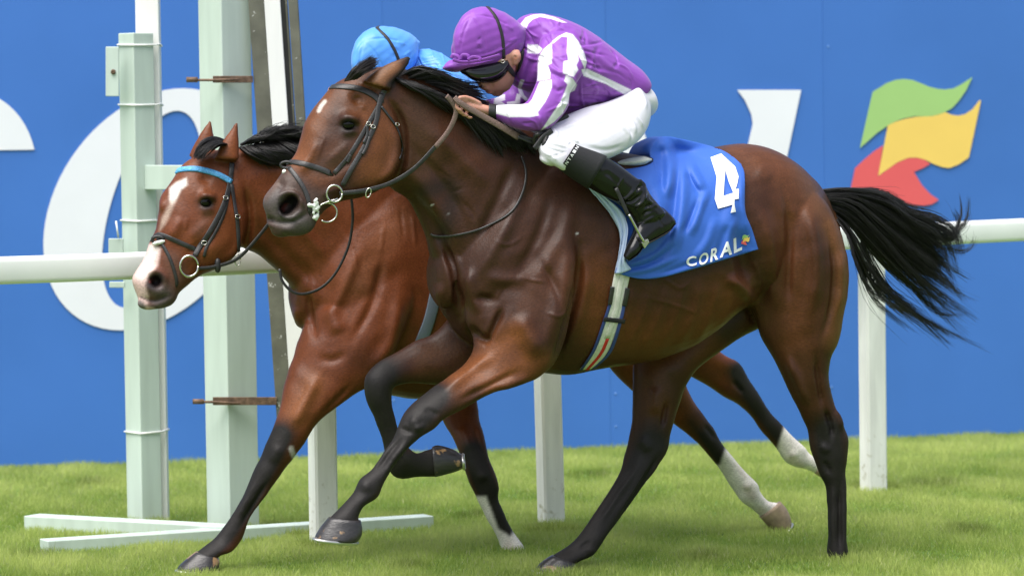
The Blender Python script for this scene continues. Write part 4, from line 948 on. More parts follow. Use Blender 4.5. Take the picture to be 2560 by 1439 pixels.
# ================================================================== riders
PURP = np.array((.235, .055, .40)); WHITE = np.array((.75, .74, .80)); SKINC = np.array((.55, .275, .20))
m_skin = material('skin', attr=True, rough=.5, var=.06, scale=30, bump=.05, bscale=120, sss=.12)
m_silk = material('riding_silk', attr=True, rough=.48, var=.04, scale=8, bump=.06, bscale=60, sheen=.15, spec=.4)
creases(m_silk, 11, .45, .006, (1, 1, 1.6), (.2, .5, 0))
m_bree = material('white_breeches', (.72, .71, .78), .55, var=.03, scale=10, bump=.05, bscale=70, spec=.35)
creases(m_bree, 8, .30, .006, (1, 1, 1), (.4, .2, 0))
m_boot = material('patent_boot', (.007, .007, .008), .20, var=.2, coat=.12, spec=.34, bump=.05, bscale=14)
m_cuff = material('elastic_cuff', (.012, .012, .014), .75, var=.2, bump=.2, bscale=200)
m_black = material('black_strap', (.018, .018, .018), .5, var=.2)
m_lens = material('goggle_lens', (.006, .006, .007), .07, var=.1, spec=.6)
m_sole = material('boot_sole', (.03, .028, .026), .7, var=.3)
m_print = material('white_print', (.82, .83, .84), .5, var=.02)

def mirror_geo(vf, fr): return fr.mirror(vf[0]), [tuple(reversed(f)) for f in vf[1]]

# stations traced once; the second rider is the same build, leaning lower
torso = loft(FA, [(1296, 62, 1312, 150, .06), (1306, 44, 1318, 185, .11), (1328, 35, 1326, 225, .165), (1360, 36, 1340, 262, .195), (1414, 52, 1372, 288, .205), (1459, 76, 1410, 292, .195), (1497, 104, 1450, 276, .185), (1540, 140, 1497, 262, .178), (1574, 166, 1530, 266, .175), (1590, 190, 1552, 262, .168), (1592, 204, 1562, 250, .155)], 'lat', n=36, p=.95, round_ends=(.4, .05))
collar = loft(FA, [(1300, 92, 1284, 212, .075), (1312, 74, 1300, 222, .10), (1330, 60, 1325, 230, .14)], 'lat', n=28, round_ends=(.1, .1))
def arm_st():
    return [(1352, 96, 1440, 92, .06, .15), (1344, 128, 1461, 128, .072, .19), (1342, 165, 1466, 165, .074, .22), (1342, 198, 1447, 200, .070, .24), (1332, 226, 1426, 232, .066, .25), (1322, 246, 1421, 266, .064, .26), (1316, 255, 1402, 294, .062, .26), (1310, 259, 1378, 318, .060, .26), (1302, 261, 1348, 328, .058, .25), (1284, 261, 1308, 326, .052, .23), (1262, 262, 1274, 316, .046, .20), (1244, 263, 1248, 302, .040, .17), (1236, 264, 1238, 298, .036, .16)]
sleeve = loft(FA, arm_st(), 'dep', n=28, round_ends=(.5, .0))
far_arm = loft(FA, [(1300, 90, 1380, 100, .06, -.15), (1275, 140, 1360, 150, .068, -.19), (1265, 190, 1345, 200, .062, -.2), (1262, 225, 1330, 250, .058, -.19), (1250, 240, 1305, 275, .052, -.16), (1232, 246, 1262, 280, .044, -.12), (1212, 250, 1225, 278, .036, -.08)], 'dep', n=24, round_ends=(.5, 0))
thigh_st = [(1580, 208, 1608, 218, .08, .09), (1556, 236, 1628, 272, .10, .14), (1512, 256, 1618, 322, .104, .18), (1466, 268, 1588, 360, .100, .22), (1420, 286, 1538, 390, .092, .25), (1380, 308, 1482, 412, .082, .27), (1356, 334, 1440, 424, .074, .28), (1345, 362, 1412, 428, .064, .285), (1350, 390, 1385, 414, .04, .285)]
thigh = loft(FA, thigh_st, 'dep', n=30, round_ends=(.3, .5))
pelvis = loft(FA, [(1520, 190, 1500, 262, .14), (1560, 196, 1540, 285, .165), (1595, 210, 1575, 300, .16), (1614, 236, 1600, 300, .12), (1620, 262, 1610, 285, .07)], 'lat', n=28, round_ends=(.2, .3))
boot_st = [(1441, 362, 1400, 420, .062, .30), (1480, 377, 1436, 446, .064, .31), (1518, 394, 1473, 470, .064, .32), (1552, 415, 1508, 490, .060, .33), (1585, 440, 1538, 506, .054, .335), (1612, 460, 1560, 523, .050, .34), (1626, 485, 1574, 540, .047, .34), (1646, 510, 1582, 556, .045, .34), (1664, 530, 1590, 574, .042, .34)]
shaft = loft(FA, boot_st, 'dep', n=28, round_ends=(0, .3))
foot = loft(FA, [(1650, 516, 1690, 558, .036, .34), (1622, 514, 1676, 578, .042, .34), (1594, 545, 1644, 596, .043, .34), (1580, 582, 1616, 612, .042, .345), (1567, 612, 1598, 634, .040, .35), (1559, 636, 1575, 650, .026, .35)], 'dep', n=26, round_ends=(.3, .4))
head = [loft(FA, [(1190, 60, 1262, 60, .05, .02), (1156, 105, 1284, 100, .078, .02), (1158, 145, 1288, 128, .082, .02), (1168, 176, 1290, 154, .074, .02), (1184, 198, 1288, 182, .068, .02), (1199, 214, 1284, 205, .060, .02), (1212, 227, 1274, 223, .048, .02), (1230, 236, 1258, 233, .030, .02)], 'dep', n=28, p=.92, round_ends=(.5, .4)),
        loft(FA, [(1188, 188, 1214, 190, .010, .035), (1192, 205, 1222, 206, .014, .035), (1197, 217, 1224, 222, .016, .035), (1204, 223, 1222, 226, .010, .035)], 'dep', n=14, round_ends=(.3, .5)),
        loft(FA, [(1212, 226, 1232, 226, .018, .03), (1214, 231, 1236, 233, .016, .03)], 'dep', n=12, round_ends=(.4, .4)),
        loft(FA, [(1276, 128, 1299, 126, .010, .105), (1274, 140, 1303, 140, .014, .108), (1280, 154, 1300, 154, .011, .104), (1284, 162, 1292, 163, .007, .10)], 'dep', n=14, round_ends=(.3, .3)),
        loft(FA, [(1262, 140, 1322, 110, .055), (1290, 190, 1350, 150, .06), (1320, 215, 1380, 180, .07)], 'lat', n=20)]
def finger(pts, r, v0, v1):
    rows = []
    for i, (x, y) in enumerate(pts):
        k = i / (len(pts) - 1); rr = r * (1 - .25 * k) * 640
        a, b = pts[max(i - 1, 0)], pts[min(i + 1, len(pts) - 1)]; d = np.array([b[0] - a[0], b[1] - a[1]], float); d /= np.linalg.norm(d) + 1e-9
        n_ = np.array([-d[1], d[0]]) * rr
        rows.append((x + n_[0], y + n_[1], x - n_[0], y - n_[1], r * (1 - .25 * k), v0 + (v1 - v0) * k))
    return loft(FA, rows, 'dep', n=12, sub=3, round_ends=(.6, .9))
hand = [loft(FA, [(1240, 266, 1240, 294, .028, .16), (1220, 264, 1217, 290, .026, .155), (1196, 258, 1192, 284, .030, .15), (1172, 251, 1166, 277, .030, .145), (1156, 248, 1150, 268, .024, .14)], 'dep', n=20, round_ends=(.2, .5)),
        finger([(1168, 252), (1150, 250), (1139, 258), (1142, 270), (1152, 276)], .0095, .165, .185), finger([(1170, 258), (1150, 258), (1141, 267), (1147, 278), (1157, 283)], .0095, .155, .18),
        finger([(1176, 266), (1158, 268), (1151, 277), (1158, 286), (1168, 289)], .009, .145, .175), finger([(1186, 274), (1170, 277), (1164, 285), (1171, 293), (1179, 294)], .008, .14, .17), finger([(1200, 260), (1180, 249), (1162, 243), (1148, 245)], .010, .165, .175)]
hand2 = [loft(FA, [(1222, 252, 1220, 276, .026, -.08), (1190, 246, 1184, 268, .028, -.05), (1160, 238, 1155, 260, .028, -.03), (1142, 233, 1136, 254, .022, -.02)], 'dep', n=18, round_ends=(.2, .5))] + \
        [finger([(1150, 236 + 5 * i), (1132, 232 + 6 * i), (1122, 240 + 6 * i), (1126, 250 + 5 * i)], .009, .02 - .01 * i, .03 - .01 * i) for i in range(4)] + [finger([(1165, 240), (1145, 230), (1130, 229)], .010, 0, .03)]
legs_in = loft(FA, [(a + (c - a) * .12, b + (d - b) * .12, c - (c - a) * .12, d - (d - b) * .12, e * .8, v) for a, b, c, d, e, v in thigh_st], 'dep', n=20)
shin_in = loft(FA, [(a + (c - a) * .14, b + (d - b) * .14, c - (c - a) * .14, d - (d - b) * .14, e * .75, v) for a, b, c, d, e, v in boot_st], 'dep', n=20)
foot_in = loft(FA, [(1640, 535, 1668, 560, .025, .34), (1605, 560, 1640, 588, .03, .345), (1575, 615, 1592, 630, .02, .35)], 'dep', n=16)
arm_in = loft(FA, [(a + (c - a) * .2, b + (d - b) * .2, c - (c - a) * .2, d - (d - b) * .2, e * .7, v) for a, b, c, d, e, v in arm_st()], 'dep', n=20)
arm2_in = loft(FA, [(1310, 100, 1370, 105, .045, -.15), (1285, 150, 1345, 155, .045, -.19), (1275, 215, 1325, 240, .04, -.19), (1245, 248, 1280, 272, .034, -.14), (1212, 252, 1222, 275, .028, -.08)], 'dep', n=18)
torso_in = loft(FA, [(1306, 70, 1318, 150, .08), (1360, 60, 1350, 230, .15), (1440, 85, 1410, 260, .16), (1510, 135, 1480, 245, .15), (1575, 190, 1550, 265, .14)], 'lat', n=24, round_ends=(.3, .3))
cap = loft(FA, [(1131, 108, 1136, 148, .035, .02), (1136, 78, 1144, 164, .068, .02), (1153, 44, 1168, 176, .094, .02), (1178, 24, 1200, 178, .109, .02), (1207, 17, 1234, 172, .116, .02), (1238, 22, 1264, 162, .116, .02), (1268, 35, 1290, 146, .106, .02), (1292, 52, 1305, 128, .09, .02), (1309, 69, 1311, 110, .06, .02), (1316, 82, 1315, 96, .028, .02)], 'dep', n=36, p=.8, round_ends=(.4, .4))
visor = loft(FA, [(1108, 168, 1111, 174, .02, .03), (1113, 160, 1120, 179, .045, .03), (1126, 150, 1142, 181, .068, .03), (1148, 150, 1168, 176, .085, .03), (1190, 152, 1200, 167, .098, .03), (1240, 146, 1250, 151, .104, .02)], 'dep', n=24, round_ends=(.5, 0))
goggle = loft(FA, [(1153, 174, 1159, 187, .05, .03), (1166, 166, 1180, 200, .080, .03), (1190, 160, 1208, 209, .092, .03), (1226, 153, 1242, 207, .096, .03), (1250, 148, 1264, 192, .096, .03), (1266, 146, 1276, 172, .092, .03)], 'dep', n=28, p=.7, round_ends=(.3, .1))

def wr(sk, lines):
    for ln, r, a in lines: sk.push(ln, r, a)
Z3 = lambda pts: [(1080 + x * .3474, 0 + y * .3474) for x, y in pts]        # crops of the photograph that were traced
Z5 = lambda pts: [(1160 + x * .2363, 0 + y * .2363) for x, y in pts]

def gm(parts, voxel, name, t=6):
    g = Geo()
    for p in parts: g.add(*p)
    me = remesh(g, voxel, name); taubin(me, t); return me

body_me = gm(head + hand + hand2 + [torso_in, arm_in, arm2_in, legs_in, mirror_geo(legs_in, FA), shin_in, mirror_geo(shin_in, FA), foot_in, mirror_geo(foot_in, FA)], .0045, 'body', 3)
sb = Skin(body_me, SKINC, FA)
wr(sb, [([(1212, 228), (1226, 228)], 4, -.004), ([(1286, 145), (1290, 140)], 7, -.006), ([(1226, 205), (1234, 222)], 6, -.003), ([(1210, 224)], 4, -.003)])
sb.commit(0)
sb.paint([(1211, 229), (1230, 229)], 5, (.36, .13, .10), .8); sb.paint([(1260, 222), (1240, 234), (1275, 205)], 16, (.40, .21, .15), .6); sb.paint([(1288, 146)], 9, (.45, .15, .09), .7); sb.paint([(1200, 214)], 10, (.55, .22, .15), .6)
body_me = sb.done()

jack_me = gm([torso, collar, sleeve, far_arm], .0042, 'jacket', 6)
sj = Skin(jack_me, PURP, FA)
wr(sj, [(Z5([(790, 600), (700, 700), (660, 900)]), 14, -.010), (Z5([(1090, 380), (1180, 520), (1280, 720)]), 8, .006), (Z5([(1300, 560), (1310, 700), (1250, 800)]), 10, -.010), (Z5([(890, 690), (1000, 760), (1100, 790), (1190, 880)]), 8, .008), (Z5([(900, 760), (1010, 810), (1080, 850)]), 6, -.008), (Z5([(780, 860), (920, 840)]), 6, .005), (Z5([(930, 900), (990, 960), (1070, 930)]), 8, -.007), (Z5([(1080, 990), (1010, 1080)]), 7, .005), (Z5([(680, 1105), (740, 1160), (790, 1220)]), 6, -.006), (Z5([(800, 1210), (820, 1330)]), 6, .005), (Z5([(440, 1115), (480, 1230), (500, 1300)]), 5, .004), (Z5([(1000, 480), (1060, 500)]), 6, .004), (Z5([(930, 600), (1090, 590)]), 6, .003), (Z5([(820, 300), (900, 400), (860, 480)]), 10, -.006), (Z5([(1080, 280), (960, 340), (880, 430)]), 10, .005),
        (Z3([(1060, 500), (1200, 560), (1400, 660)]), 7, -.006), (Z3([(1070, 420), (1150, 500), (1300, 540)]), 9, .006), (Z3([(1100, 330), (1200, 420), (1380, 560)]), 12, .005), (Z3([(1250, 500), (1340, 530), (1420, 590)]), 6, -.004), (Z3([(1000, 700), (1150, 690), (1350, 720)]), 9, -.008), (Z3([(1060, 650), (1200, 640), (1380, 690)]), 8, .006), (Z3([(1090, 740), (1200, 725), (1330, 750)]), 6, .006), (Z3([(1130, 560), (1180, 640), (1160, 720)]), 8, .005), (Z3([(1000, 200), (1080, 300)]), 10, .004), (Z3([(1200, 330), (1160, 420)]), 10, -.004), (Z3([(1350, 440), (1300, 500)]), 8, -.004), (Z3([(620, 170), (700, 200), (820, 150)]), 9, .004)])
sj.commit(2)
cr_rng = np.random.default_rng(31)
for _ in range(70):
    x, y = cr_rng.uniform(1300, 1590), cr_rng.uniform(40, 330); th = cr_rng.normal(.75, .5); L_ = cr_rng.uniform(14, 42); bend = cr_rng.normal(0, 5)
    dx, dy = math.cos(th) * L_, math.sin(th) * L_
    sj.push([(x - dx, y - dy), (x + bend, y - bend), (x + dx, y + dy)], cr_rng.uniform(3.5, 6), cr_rng.choice([-1, 1]) * cr_rng.uniform(.003, .006))
sj.commit(0)
for poly in ([(930, 450), (890, 480), (835, 530), (790, 600), (780, 700), (775, 860), (910, 835), (915, 770), (890, 690), (930, 670)],
             [(800, 860), (925, 845), (930, 920), (900, 1000), (860, 1080), (780, 1190), (790, 1222), (700, 1242), (480, 1242), (320, 1200), (318, 1100), (400, 1080), (440, 1105), (680, 1100), (720, 1050), (760, 960)],
             [(930, 440), (1000, 385), (1080, 345), (1150, 365), (1210, 440), (1270, 560), (1300, 660), (1278, 735), (1240, 640), (1200, 560), (1140, 440), (1090, 395), (1030, 390), (940, 465)],
             [(1095, 398), (1145, 440), (1200, 560), (1215, 640), (1190, 690), (1210, 740), (1160, 815), (1050, 780), (1050, 650), (1100, 640), (1090, 560)],
             [(1080, 790), (1150, 830), (1195, 900), (1170, 960), (1115, 985), (1100, 900), (1060, 860)],
             [(1100, 880), (1120, 980), (1102, 1090), (1045, 1200), (955, 1290), (800, 1395), (850, 1330), (950, 1180), (1020, 1080), (1070, 960)],
             [(598, 255), (650, 190), (720, 160), (820, 148), (960, 183), (1090, 242), (1040, 240), (900, 196), (800, 180), (725, 208), (682, 252), (652, 315)],
             [(670, 470), (780, 475), (832, 520), (795, 565), (775, 572), (670, 562)],
             [(600, 840), (640, 850), (605, 930), (640, 1010), (680, 1050), (650, 1070), (590, 1020), (570, 920)], [(455, 1080), (540, 1070), (560, 990), (600, 1000), (590, 1110), (455, 1112)], [(330, 1000), (435, 1000), (435, 1060), (310, 1110)]):
    sj.fill(Z5(poly), WHITE, 1.3, facing=True)
sj.fill(Z3([(1075, 500), (1120, 497), (1435, 648), (1402, 692), (1250, 605), (1090, 548)]), WHITE, 1.3, facing=True)
jack_me = sj.done()

bree_me = gm([thigh, mirror_geo(thigh, FA), pelvis], .0048, 'breeches', 6)
sw = Skin(bree_me, WHITE, FA)
wr2 = lambda k_, L_: [k_.push(a_, b_, c_ * 1.25) for a_, b_, c_ in L_]
wr2(sw, [(Z3([(1330, 860), (1410, 960), (1420, 1030)]), 7, .006), (Z3([(1400, 820), (1450, 900), (1470, 970)]), 7, .006), (Z3([(1440, 800), (1500, 880), (1520, 930)]), 6, .006), (Z3([(1370, 850), (1430, 940), (1445, 1000)]), 5, -.006), (Z3([(880, 960), (1000, 900), (1200, 880), (1400, 790)]), 8, .004), (Z3([(800, 1090), (870, 1130), (910, 1170)]), 5, .005), (Z3([(790, 1050), (870, 1080), (960, 1100)]), 5, -.005), (Z3([(820, 1020), (900, 1040), (980, 1060)]), 5, .005), (Z3([(850, 1130), (920, 1110), (970, 1090)]), 4, -.004), (Z3([(960, 980), (1010, 1020), (980, 1050)]), 6, -.006), (Z3([(1000, 990), (1060, 1030)]), 6, .005), (Z3([(1100, 1050), (1250, 1080), (1400, 1040)]), 9, -.004), (Z3([(860, 920), (900, 960), (880, 1000)]), 6, .005), (Z3([(1480, 640), (1530, 720), (1540, 800)]), 8, .004), (Z3([(900, 1000), (1060, 960), (1250, 950)]), 8, -.003)])
sw.commit(1)
sw.commit(0); bree_me = sw.done()

def boot_mesh():
    me = gm([shaft, foot], .0042, 'boot', 5); s_ = Skin(me, (0, 0, 0), FA)
    Zb = lambda pts: [(1380 + x * .264, 340 + y * .264) for x, y in pts]
    wr(s_, [(Zb([(600, 600), (700, 590), (800, 490)]), 7, .008), (Zb([(640, 640), (760, 620), (850, 540)]), 6, -.010), (Zb([(760, 680), (850, 630), (890, 520)]), 7, .010), (Zb([(800, 430), (860, 430), (900, 480)]), 8, .010), (Zb([(800, 520), (830, 480), (870, 470)]), 5, -.010), (Zb([(860, 690), (960, 640), (1000, 660)]), 7, -.008), (Zb([(900, 560), (920, 620), (1020, 670)]), 7, .007), (Zb([(600, 530), (690, 360)]), 4, .004), (Zb([(850, 790), (880, 730), (950, 700)]), 7, -.008), (Zb([(830, 850), (900, 800), (980, 760)]), 7, .006), (Zb([(480, 330), (560, 380), (650, 480)]), 12, -.004), (Zb([(1000, 760), (1050, 860)]), 4, -.004)])
    s_.commit(1); return s_
sbt = boot_mesh(); boot_me = sbt.me
boot_me.polygons.foreach_set('use_smooth', np.ones(len(boot_me.polygons), bool))
cuff = loft(FA, [(a - (c - a) * .035, b - (d - b) * .035, c + (c - a) * .05, d + (d - b) * .05, e + .010, v + .004) for a, b, c, d, e, v in [(1440, 359, 1399, 421, .062, .30), (1442, 361, 1402, 423, .0635, .30), (1480, 377, 1437, 447, .064, .31), (1516, 393, 1472, 469, .064, .32)]], 'dep', n=32)
sole = loft(FA, [(1692, 557, 1680, 568, .036, .34), (1676, 572, 1668, 584, .042, .34), (1644, 592, 1636, 602, .043, .34), (1616, 608, 1608, 618, .042, .345), (1598, 632, 1590, 640, .040, .35), (1574, 650, 1568, 655, .02, .35)], 'dep', n=18)

def mirrored_mesh(me, fr):
    m2 = me.copy(); co = fr.mirror(get_co(m2)); m2.vertices.foreach_set('co', co.astype(np.float32).ravel()); m2.flip_normals(); m2.update(); return m2

# ----- the cap
cap_me = gm([cap], .0045, 'cap', 4); sc_ = Skin(cap_me, PURP, FA)
seams = [[(1180, 36), (1160, 80), (1148, 130)], [(1180, 36), (1205, 80), (1220, 140)], [(1180, 36), (1235, 45), (1290, 75)], [(1180, 36), (1160, 50), (1142, 80)]]
for s_ in seams: sc_.push(s_, 4.5, -.0035)
wr(sc_, [([(1134, 142), (1180, 152), (1240, 138), (1300, 100)], 5, -.004), ([(1140, 136), (1180, 144), (1240, 130), (1305, 92)], 5, .004), ([(1196, 95), (1202, 100)], 7, -.004), ([(1192, 108), (1204, 112)], 5, .004), ([(1150, 95), (1154, 108)], 6, .003), ([(1262, 60), (1285, 75)], 8, .004), ([(1255, 75), (1262, 90)], 6, -.004), ([(1190, 120), (1205, 124)], 5, -.003), ([(1270, 105), (1295, 95)], 6, .004)])
q = sc_.P; sc_.co = sc_.co + sc_.no * (.0008 * np.sin(q[:, 0] * .18 + q[:, 1] * .11) * np.sin(q[:, 1] * .16 - q[:, 0] * .05))[:, None]
sc_.commit(0); cap_me = sc_.done()
vis_me = gm([visor], .004, 'visor', 3); sv = Skin(vis_me, PURP, FA); vis_me = sv.done()
bvh_cap = bvh_of(cap_me); bvh_body = bvh_of(body_me); bvh_boot = bvh_of(boot_me)

def rider(xf, silk, root, cols=None, xfc=None):
    """xf moves a traced mesh to its rider; cols recolours silks"""
    def add(name, me, mat, parent=root):
        me = me.copy(); me.name = name
        if xf is not None: set_co(me, (xfc if name in ('cap', 'visor', 'helmet_strap', 'button', 'goggles', 'buckle') else xf)(get_co(me)))
        if cols is not None and 'Col' in me.color_attributes and mat is silk:
            at = me.color_attributes['Col']; n_ = len(me.vertices); c = np.tile(np.array([*cols, 1], np.float32), (n_, 1)); at.data.foreach_set('color', c.ravel())
        return link(name, me, mat, parent)
    def addp(name, vf, mat, parent=root, **k):
        g = Geo()
        for a in (vf if isinstance(vf, list) else [vf]): g.add(*a)
        me = g.mesh(name); bm = bmesh.new(); bm.from_mesh(me); bmesh.ops.recalc_face_normals(bm, faces=bm.faces); bm.to_mesh(me); bm.free()
        return add(name, me, mat, parent)
    add('body', body_me, m_skin)
    jk = add('jacket', jack_me, silk); add('breeches', bree_me, m_bree)
    for far in (False, True):
        b = add('boot', mirrored_mesh(boot_me, FA) if far else boot_me, m_boot)
        addp('cuff', mirror_geo(cuff, FA) if far else cuff, m_cuff, b); addp('sole', mirror_geo(sole, FA) if far else sole, m_sole, b)
    cp = add('cap', cap_me, silk); add('visor', vis_me, silk, cp)
    pts, nos = hug(bvh_cap, [(1219, 19), (1238, 42), (1250, 72), (1257, 104), (1259, 146)], .003); pts2, nos2 = hug(bvh_cap, [(1222, 22), (1240, 46), (1250, 72)], .003, back=True)
    addp('helmet_strap', ribbon(np.vstack([pts2[::-1], pts]), np.vstack([nos2[::-1], nos]), .014, .003), m_black, cp)
    c0 = cast_near(bvh_cap, 1180, 36)
    addp('button', loft(FA, [(1174, 31, 1188, 29, .012, .02), (1173, 36, 1190, 36, .012, .02)], 'dep', n=14, sub=2, round_ends=(.4, .3)), m_silk_plain if cols is None else m_silk_blue, cp)
    addp('goggles', goggle, m_lens)
    sp, sn = hug(bvh_body, [(1262, 156), (1272, 172), (1284, 188), (1292, 200)], .006); addp('chin_strap', ribbon(sp, sn, .020, .004), m_black)
    sp, sn = hug(bvh_body, [(1306, 116), (1304, 140), (1300, 168), (1292, 198), (1282, 214)], .008); addp('harness_strap', ribbon(sp, sn, .014, .004), m_black)
    bx, bn = [], []
    addp('buckle', ring3(PZ(np.array([1257]), np.array([154]), np.array([cast_near(bvh_body, 1262, 158)[0][1] - .02]))[0], (.008, 0, 0), (0, 0, .006), .0016, 14, 6), m_metal)
    wb = loft(FA, [(1222, 259, 1221, 297, .036, .158), (1231, 260, 1230, 299, .038, .16), (1241, 261, 1240, 301, .040, .162)], 'dep', n=24, sub=3); addp('wristband', wb, m_black)
    return add, addp

m_silk_plain = material('purple_silk', tuple(PURP), .45, var=.05, scale=14, bump=.1, bscale=26)
m_silk_blue = material('blue_silk', (.085, .31, .80), .42, var=.05, scale=12, bump=.14, bscale=26, sheen=.1)
creases(m_silk_blue, 11, .5, .006, (1, 1, 1.6), (.2, .5, 0))
m_metal = material('bit_metal', (.62, .60, .55), .25, metal=1.0, var=.1)
jockey = thing('person', 'jockey in purple and white striped silks and purple cap crouched over the front horse', 'person', 'jockeys')
add, addp = rider(None, m_silk, jockey)
# bow on the cap of the first rider
capo = [o for o in jockey.children if o.name.startswith('cap')][0]
Zd = cast_near(bvh_cap, 1165, 140)[0][1] - .02
for i, pts in enumerate(([(1128, 146), (1133, 137), (1145, 141), (1150, 150)], [(1150, 150), (1156, 138), (1170, 139), (1172, 150)], [(1170, 151), (1182, 143), (1200, 146), (1198, 153)], [(1132, 150), (1160, 156), (1205, 150), (1250, 138)])):
    L_ = cr(pts, 6); P3 = PZ(L_[:, 0], L_[:, 1], np.full(len(L_), Zd) + .006 * math.sin(i * 2.0) + .10 * ((L_[:, 0] - 1185) / 1100) ** 2)
    part('bow_loop', ribbon(P3, np.tile([.15, -.95, .25 - .2 * i], (len(P3), 1)), .012, .003), m_silk_plain, capo)

# the second rider: same build, crouched lower on the back horse
cA = FA.pt(np.array([1222]), np.array([90]))[0]; cB = FB.pt(np.array([960]), np.array([132]))[0]
def xf_blue(co, ang=R(21)):
    q = co - cA; u, v, w = q @ FA.u, q @ FA.L, q[:, 2]
    c, s = math.cos(ang), math.sin(ang)
    u2, w2 = u * c + w * s, -u * s + w * c
    return cB + u2[:, None] * FB.u + v[:, None] * FB.L + w2[:, None] * np.array([0, 0, 1.0])
jockey2 = thing('person', 'jockey in plain light blue silks and blue cap hidden behind the front horse', 'person', 'jockeys')
rider(xf_blue, m_silk_blue, jockey2, cols=(.08, .30, .78), xfc=lambda c: xf_blue(c, R(-14)))

# ================================================================== tack of the front horse
m_leather = material('black_leather', (.022, .021, .021), .42, var=.25, scale=40, bump=.12, bscale=150, spec=.5)
m_leather_b = material('brown_rubber_grip', (.17, .11, .092), .7, var=.15, scale=40, bump=.5, bscale=260)
m_foam = material('white_foam', (.72, .74, .70), .4, var=.15, scale=60, bump=.5, bscale=160)
m_cloth = material('blue_race_cloth', (.024, .112, .50), .62, var=.03, scale=9, bump=.06, bscale=60, sheen=.05)
creases(m_cloth, 7, .30, .006, (1.5, 1.5, .6), (0, .4, 0))
m_lining = material('pale_lining', (.42, .52, .70), .6, var=.06, scale=12, bump=.1, bscale=40)
m_web = material('girth_webbing', (.62, .62, .55), .7, var=.1, scale=40, bump=.3, bscale=200)
m_webblue = material('girth_blue', (.025, .05, .20), .7, var=.1); m_webred = material('girth_red', (.55, .02, .02), .6, var=.1)

def z1(pts): return [(640 + x * .3474, 120 + y * .3474) for x, y in pts]
def z2(pts): return [(300 + x * .3614, 280 + y * .3614) for x, y in pts]
def strap(name, bvh, line, w, parent, mat=None, off=.003, th=.004, loop=False):
    p, n = (hug_loop if loop else hug)(bvh, line, off)
    return part(name, ribbon(p, n, w, th), mat or m_leather, parent)

br = thing('bridle', 'black leather bridle with figure of eight noseband on the dark bay horse', 'bridle', 'bridles')
strap('browband', bvhA, z1([(486, 326), (540, 284), (640, 280), (760, 300), (850, 345), (905, 400)]), .025, br)
strap('headpiece', bvhA, z1([(925, 300), (905, 350), (885, 410)]), .020, br, off=.004)
strap('cheekpiece', bvhA, z1([(905, 330), (880, 420), (860, 540), (800, 670), (740, 780), (680, 880), (618, 990)]), .019, br, off=.005)
strap('noseband_hanger', bvhA, z1([(885, 410), (800, 560), (730, 680), (660, 790), (560, 905)]), .017, br)
strap('noseband', bvhA, z1([(212, 852), (250, 822), (330, 832), (440, 862), (545, 905)]), .021, br, loop=True)
strap('flash_strap', bvhA, z1([(240, 862), (300, 940), (350, 1020), (378, 1100), (388, 1190)]), .017, br, loop=True)
strap('throatlatch', bvhA, z1([(900, 420), (960, 500), (1010, 570), (1040, 660), (1050, 730), (1030, 800)]), .010, br)
for x, y in ((805, 548), (838, 570), (1005, 555)):
    p, n = cast_near(bvhA, 640 + x * .3474, 120 + y * .3474); p = p + n * .010
    t = np.cross(n, [0, 0, 1.0]); t /= np.linalg.norm(t); b = np.cross(n, t)
    part('buckle', ring3(p, t * .009, b * .007, .0017, 16, 6), m_metal, br)
for line in ([(790, 560), (800, 620), (770, 690)], [(815, 640), (790, 720), (762, 770)], [(680, 770), (655, 822)]):
    strap('keeper', bvhA, z1(line), .011, br, off=.009)
pk, nk = cast_near(bvhA, 716, 415)
part('noseband_knot', tube([pk + nk * .006 + np.array([.022 * math.cos(a), -.004, .012 * math.sin(a)]) for a in np.linspace(0, 9, 30)], .006, 8), m_leather, br)
part('sheepskin_pad', tube([pk + nk * .006 + np.array([-.016 + .016 * k, -.008, -.024 - .003 * k]) for k in np.linspace(0, 1, 5)], [.006, .009, .010, .009, .006], 8), m_foam, br)
pb_, nb_ = cast_near(bvhA, 838, 484); Zb = pb_[1] - .018
def ringpx(name, cx, cy, rx, ry, Z, rad, parent, tilt=0, mat=None, arc=(0, 2 * math.pi)):
    k = Z / FPX; c = PZ(np.array([cx]), np.array([cy]), np.array([Z]))[0]
    return part(name, ring3(c, np.array([rx * k * math.cos(tilt), .3 * rx * k, rx * k * math.sin(tilt)]), np.array([-ry * k * math.sin(tilt), 0, ry * k * math.cos(tilt)]), rad, 30, 8, arc), mat or m_metal, parent)
ringpx('bit_ring', 836, 484, 19, 21, Zb, .0042, br)
ringpx('bit_loop', 818, 531, 24, 24, Zb + .01, .0034, br, arc=(-2.2, 2.4))
part('bit_mouthpiece', tube(PZ(np.array([845, 820, 798, 775]), np.array([497, 505, 512, 516]), np.array([Zb + .005, Zb + .01, Zb + .02, Zb + .03])), .005, 8), m_metal, br)
fp = []
for i in range(26):
    x, y = rng.normal(787, 5), rng.normal(522, 12)
    p, n = cast(bvhA, x, y)
    if p is None: continue
    fp.append((p, rng.uniform(.004, .010)))
gf = Geo()
for p, r_ in fp: gf.add(*tube([p + np.array([0, -.004, r_ * k]) for k in (-1, -.5, 0, .5, 1)], [r_ * .2, r_ * .85, r_, r_ * .85, r_ * .2], 8))
fo = link('foam', remesh(gf, .003, 'foam'), m_foam, br)
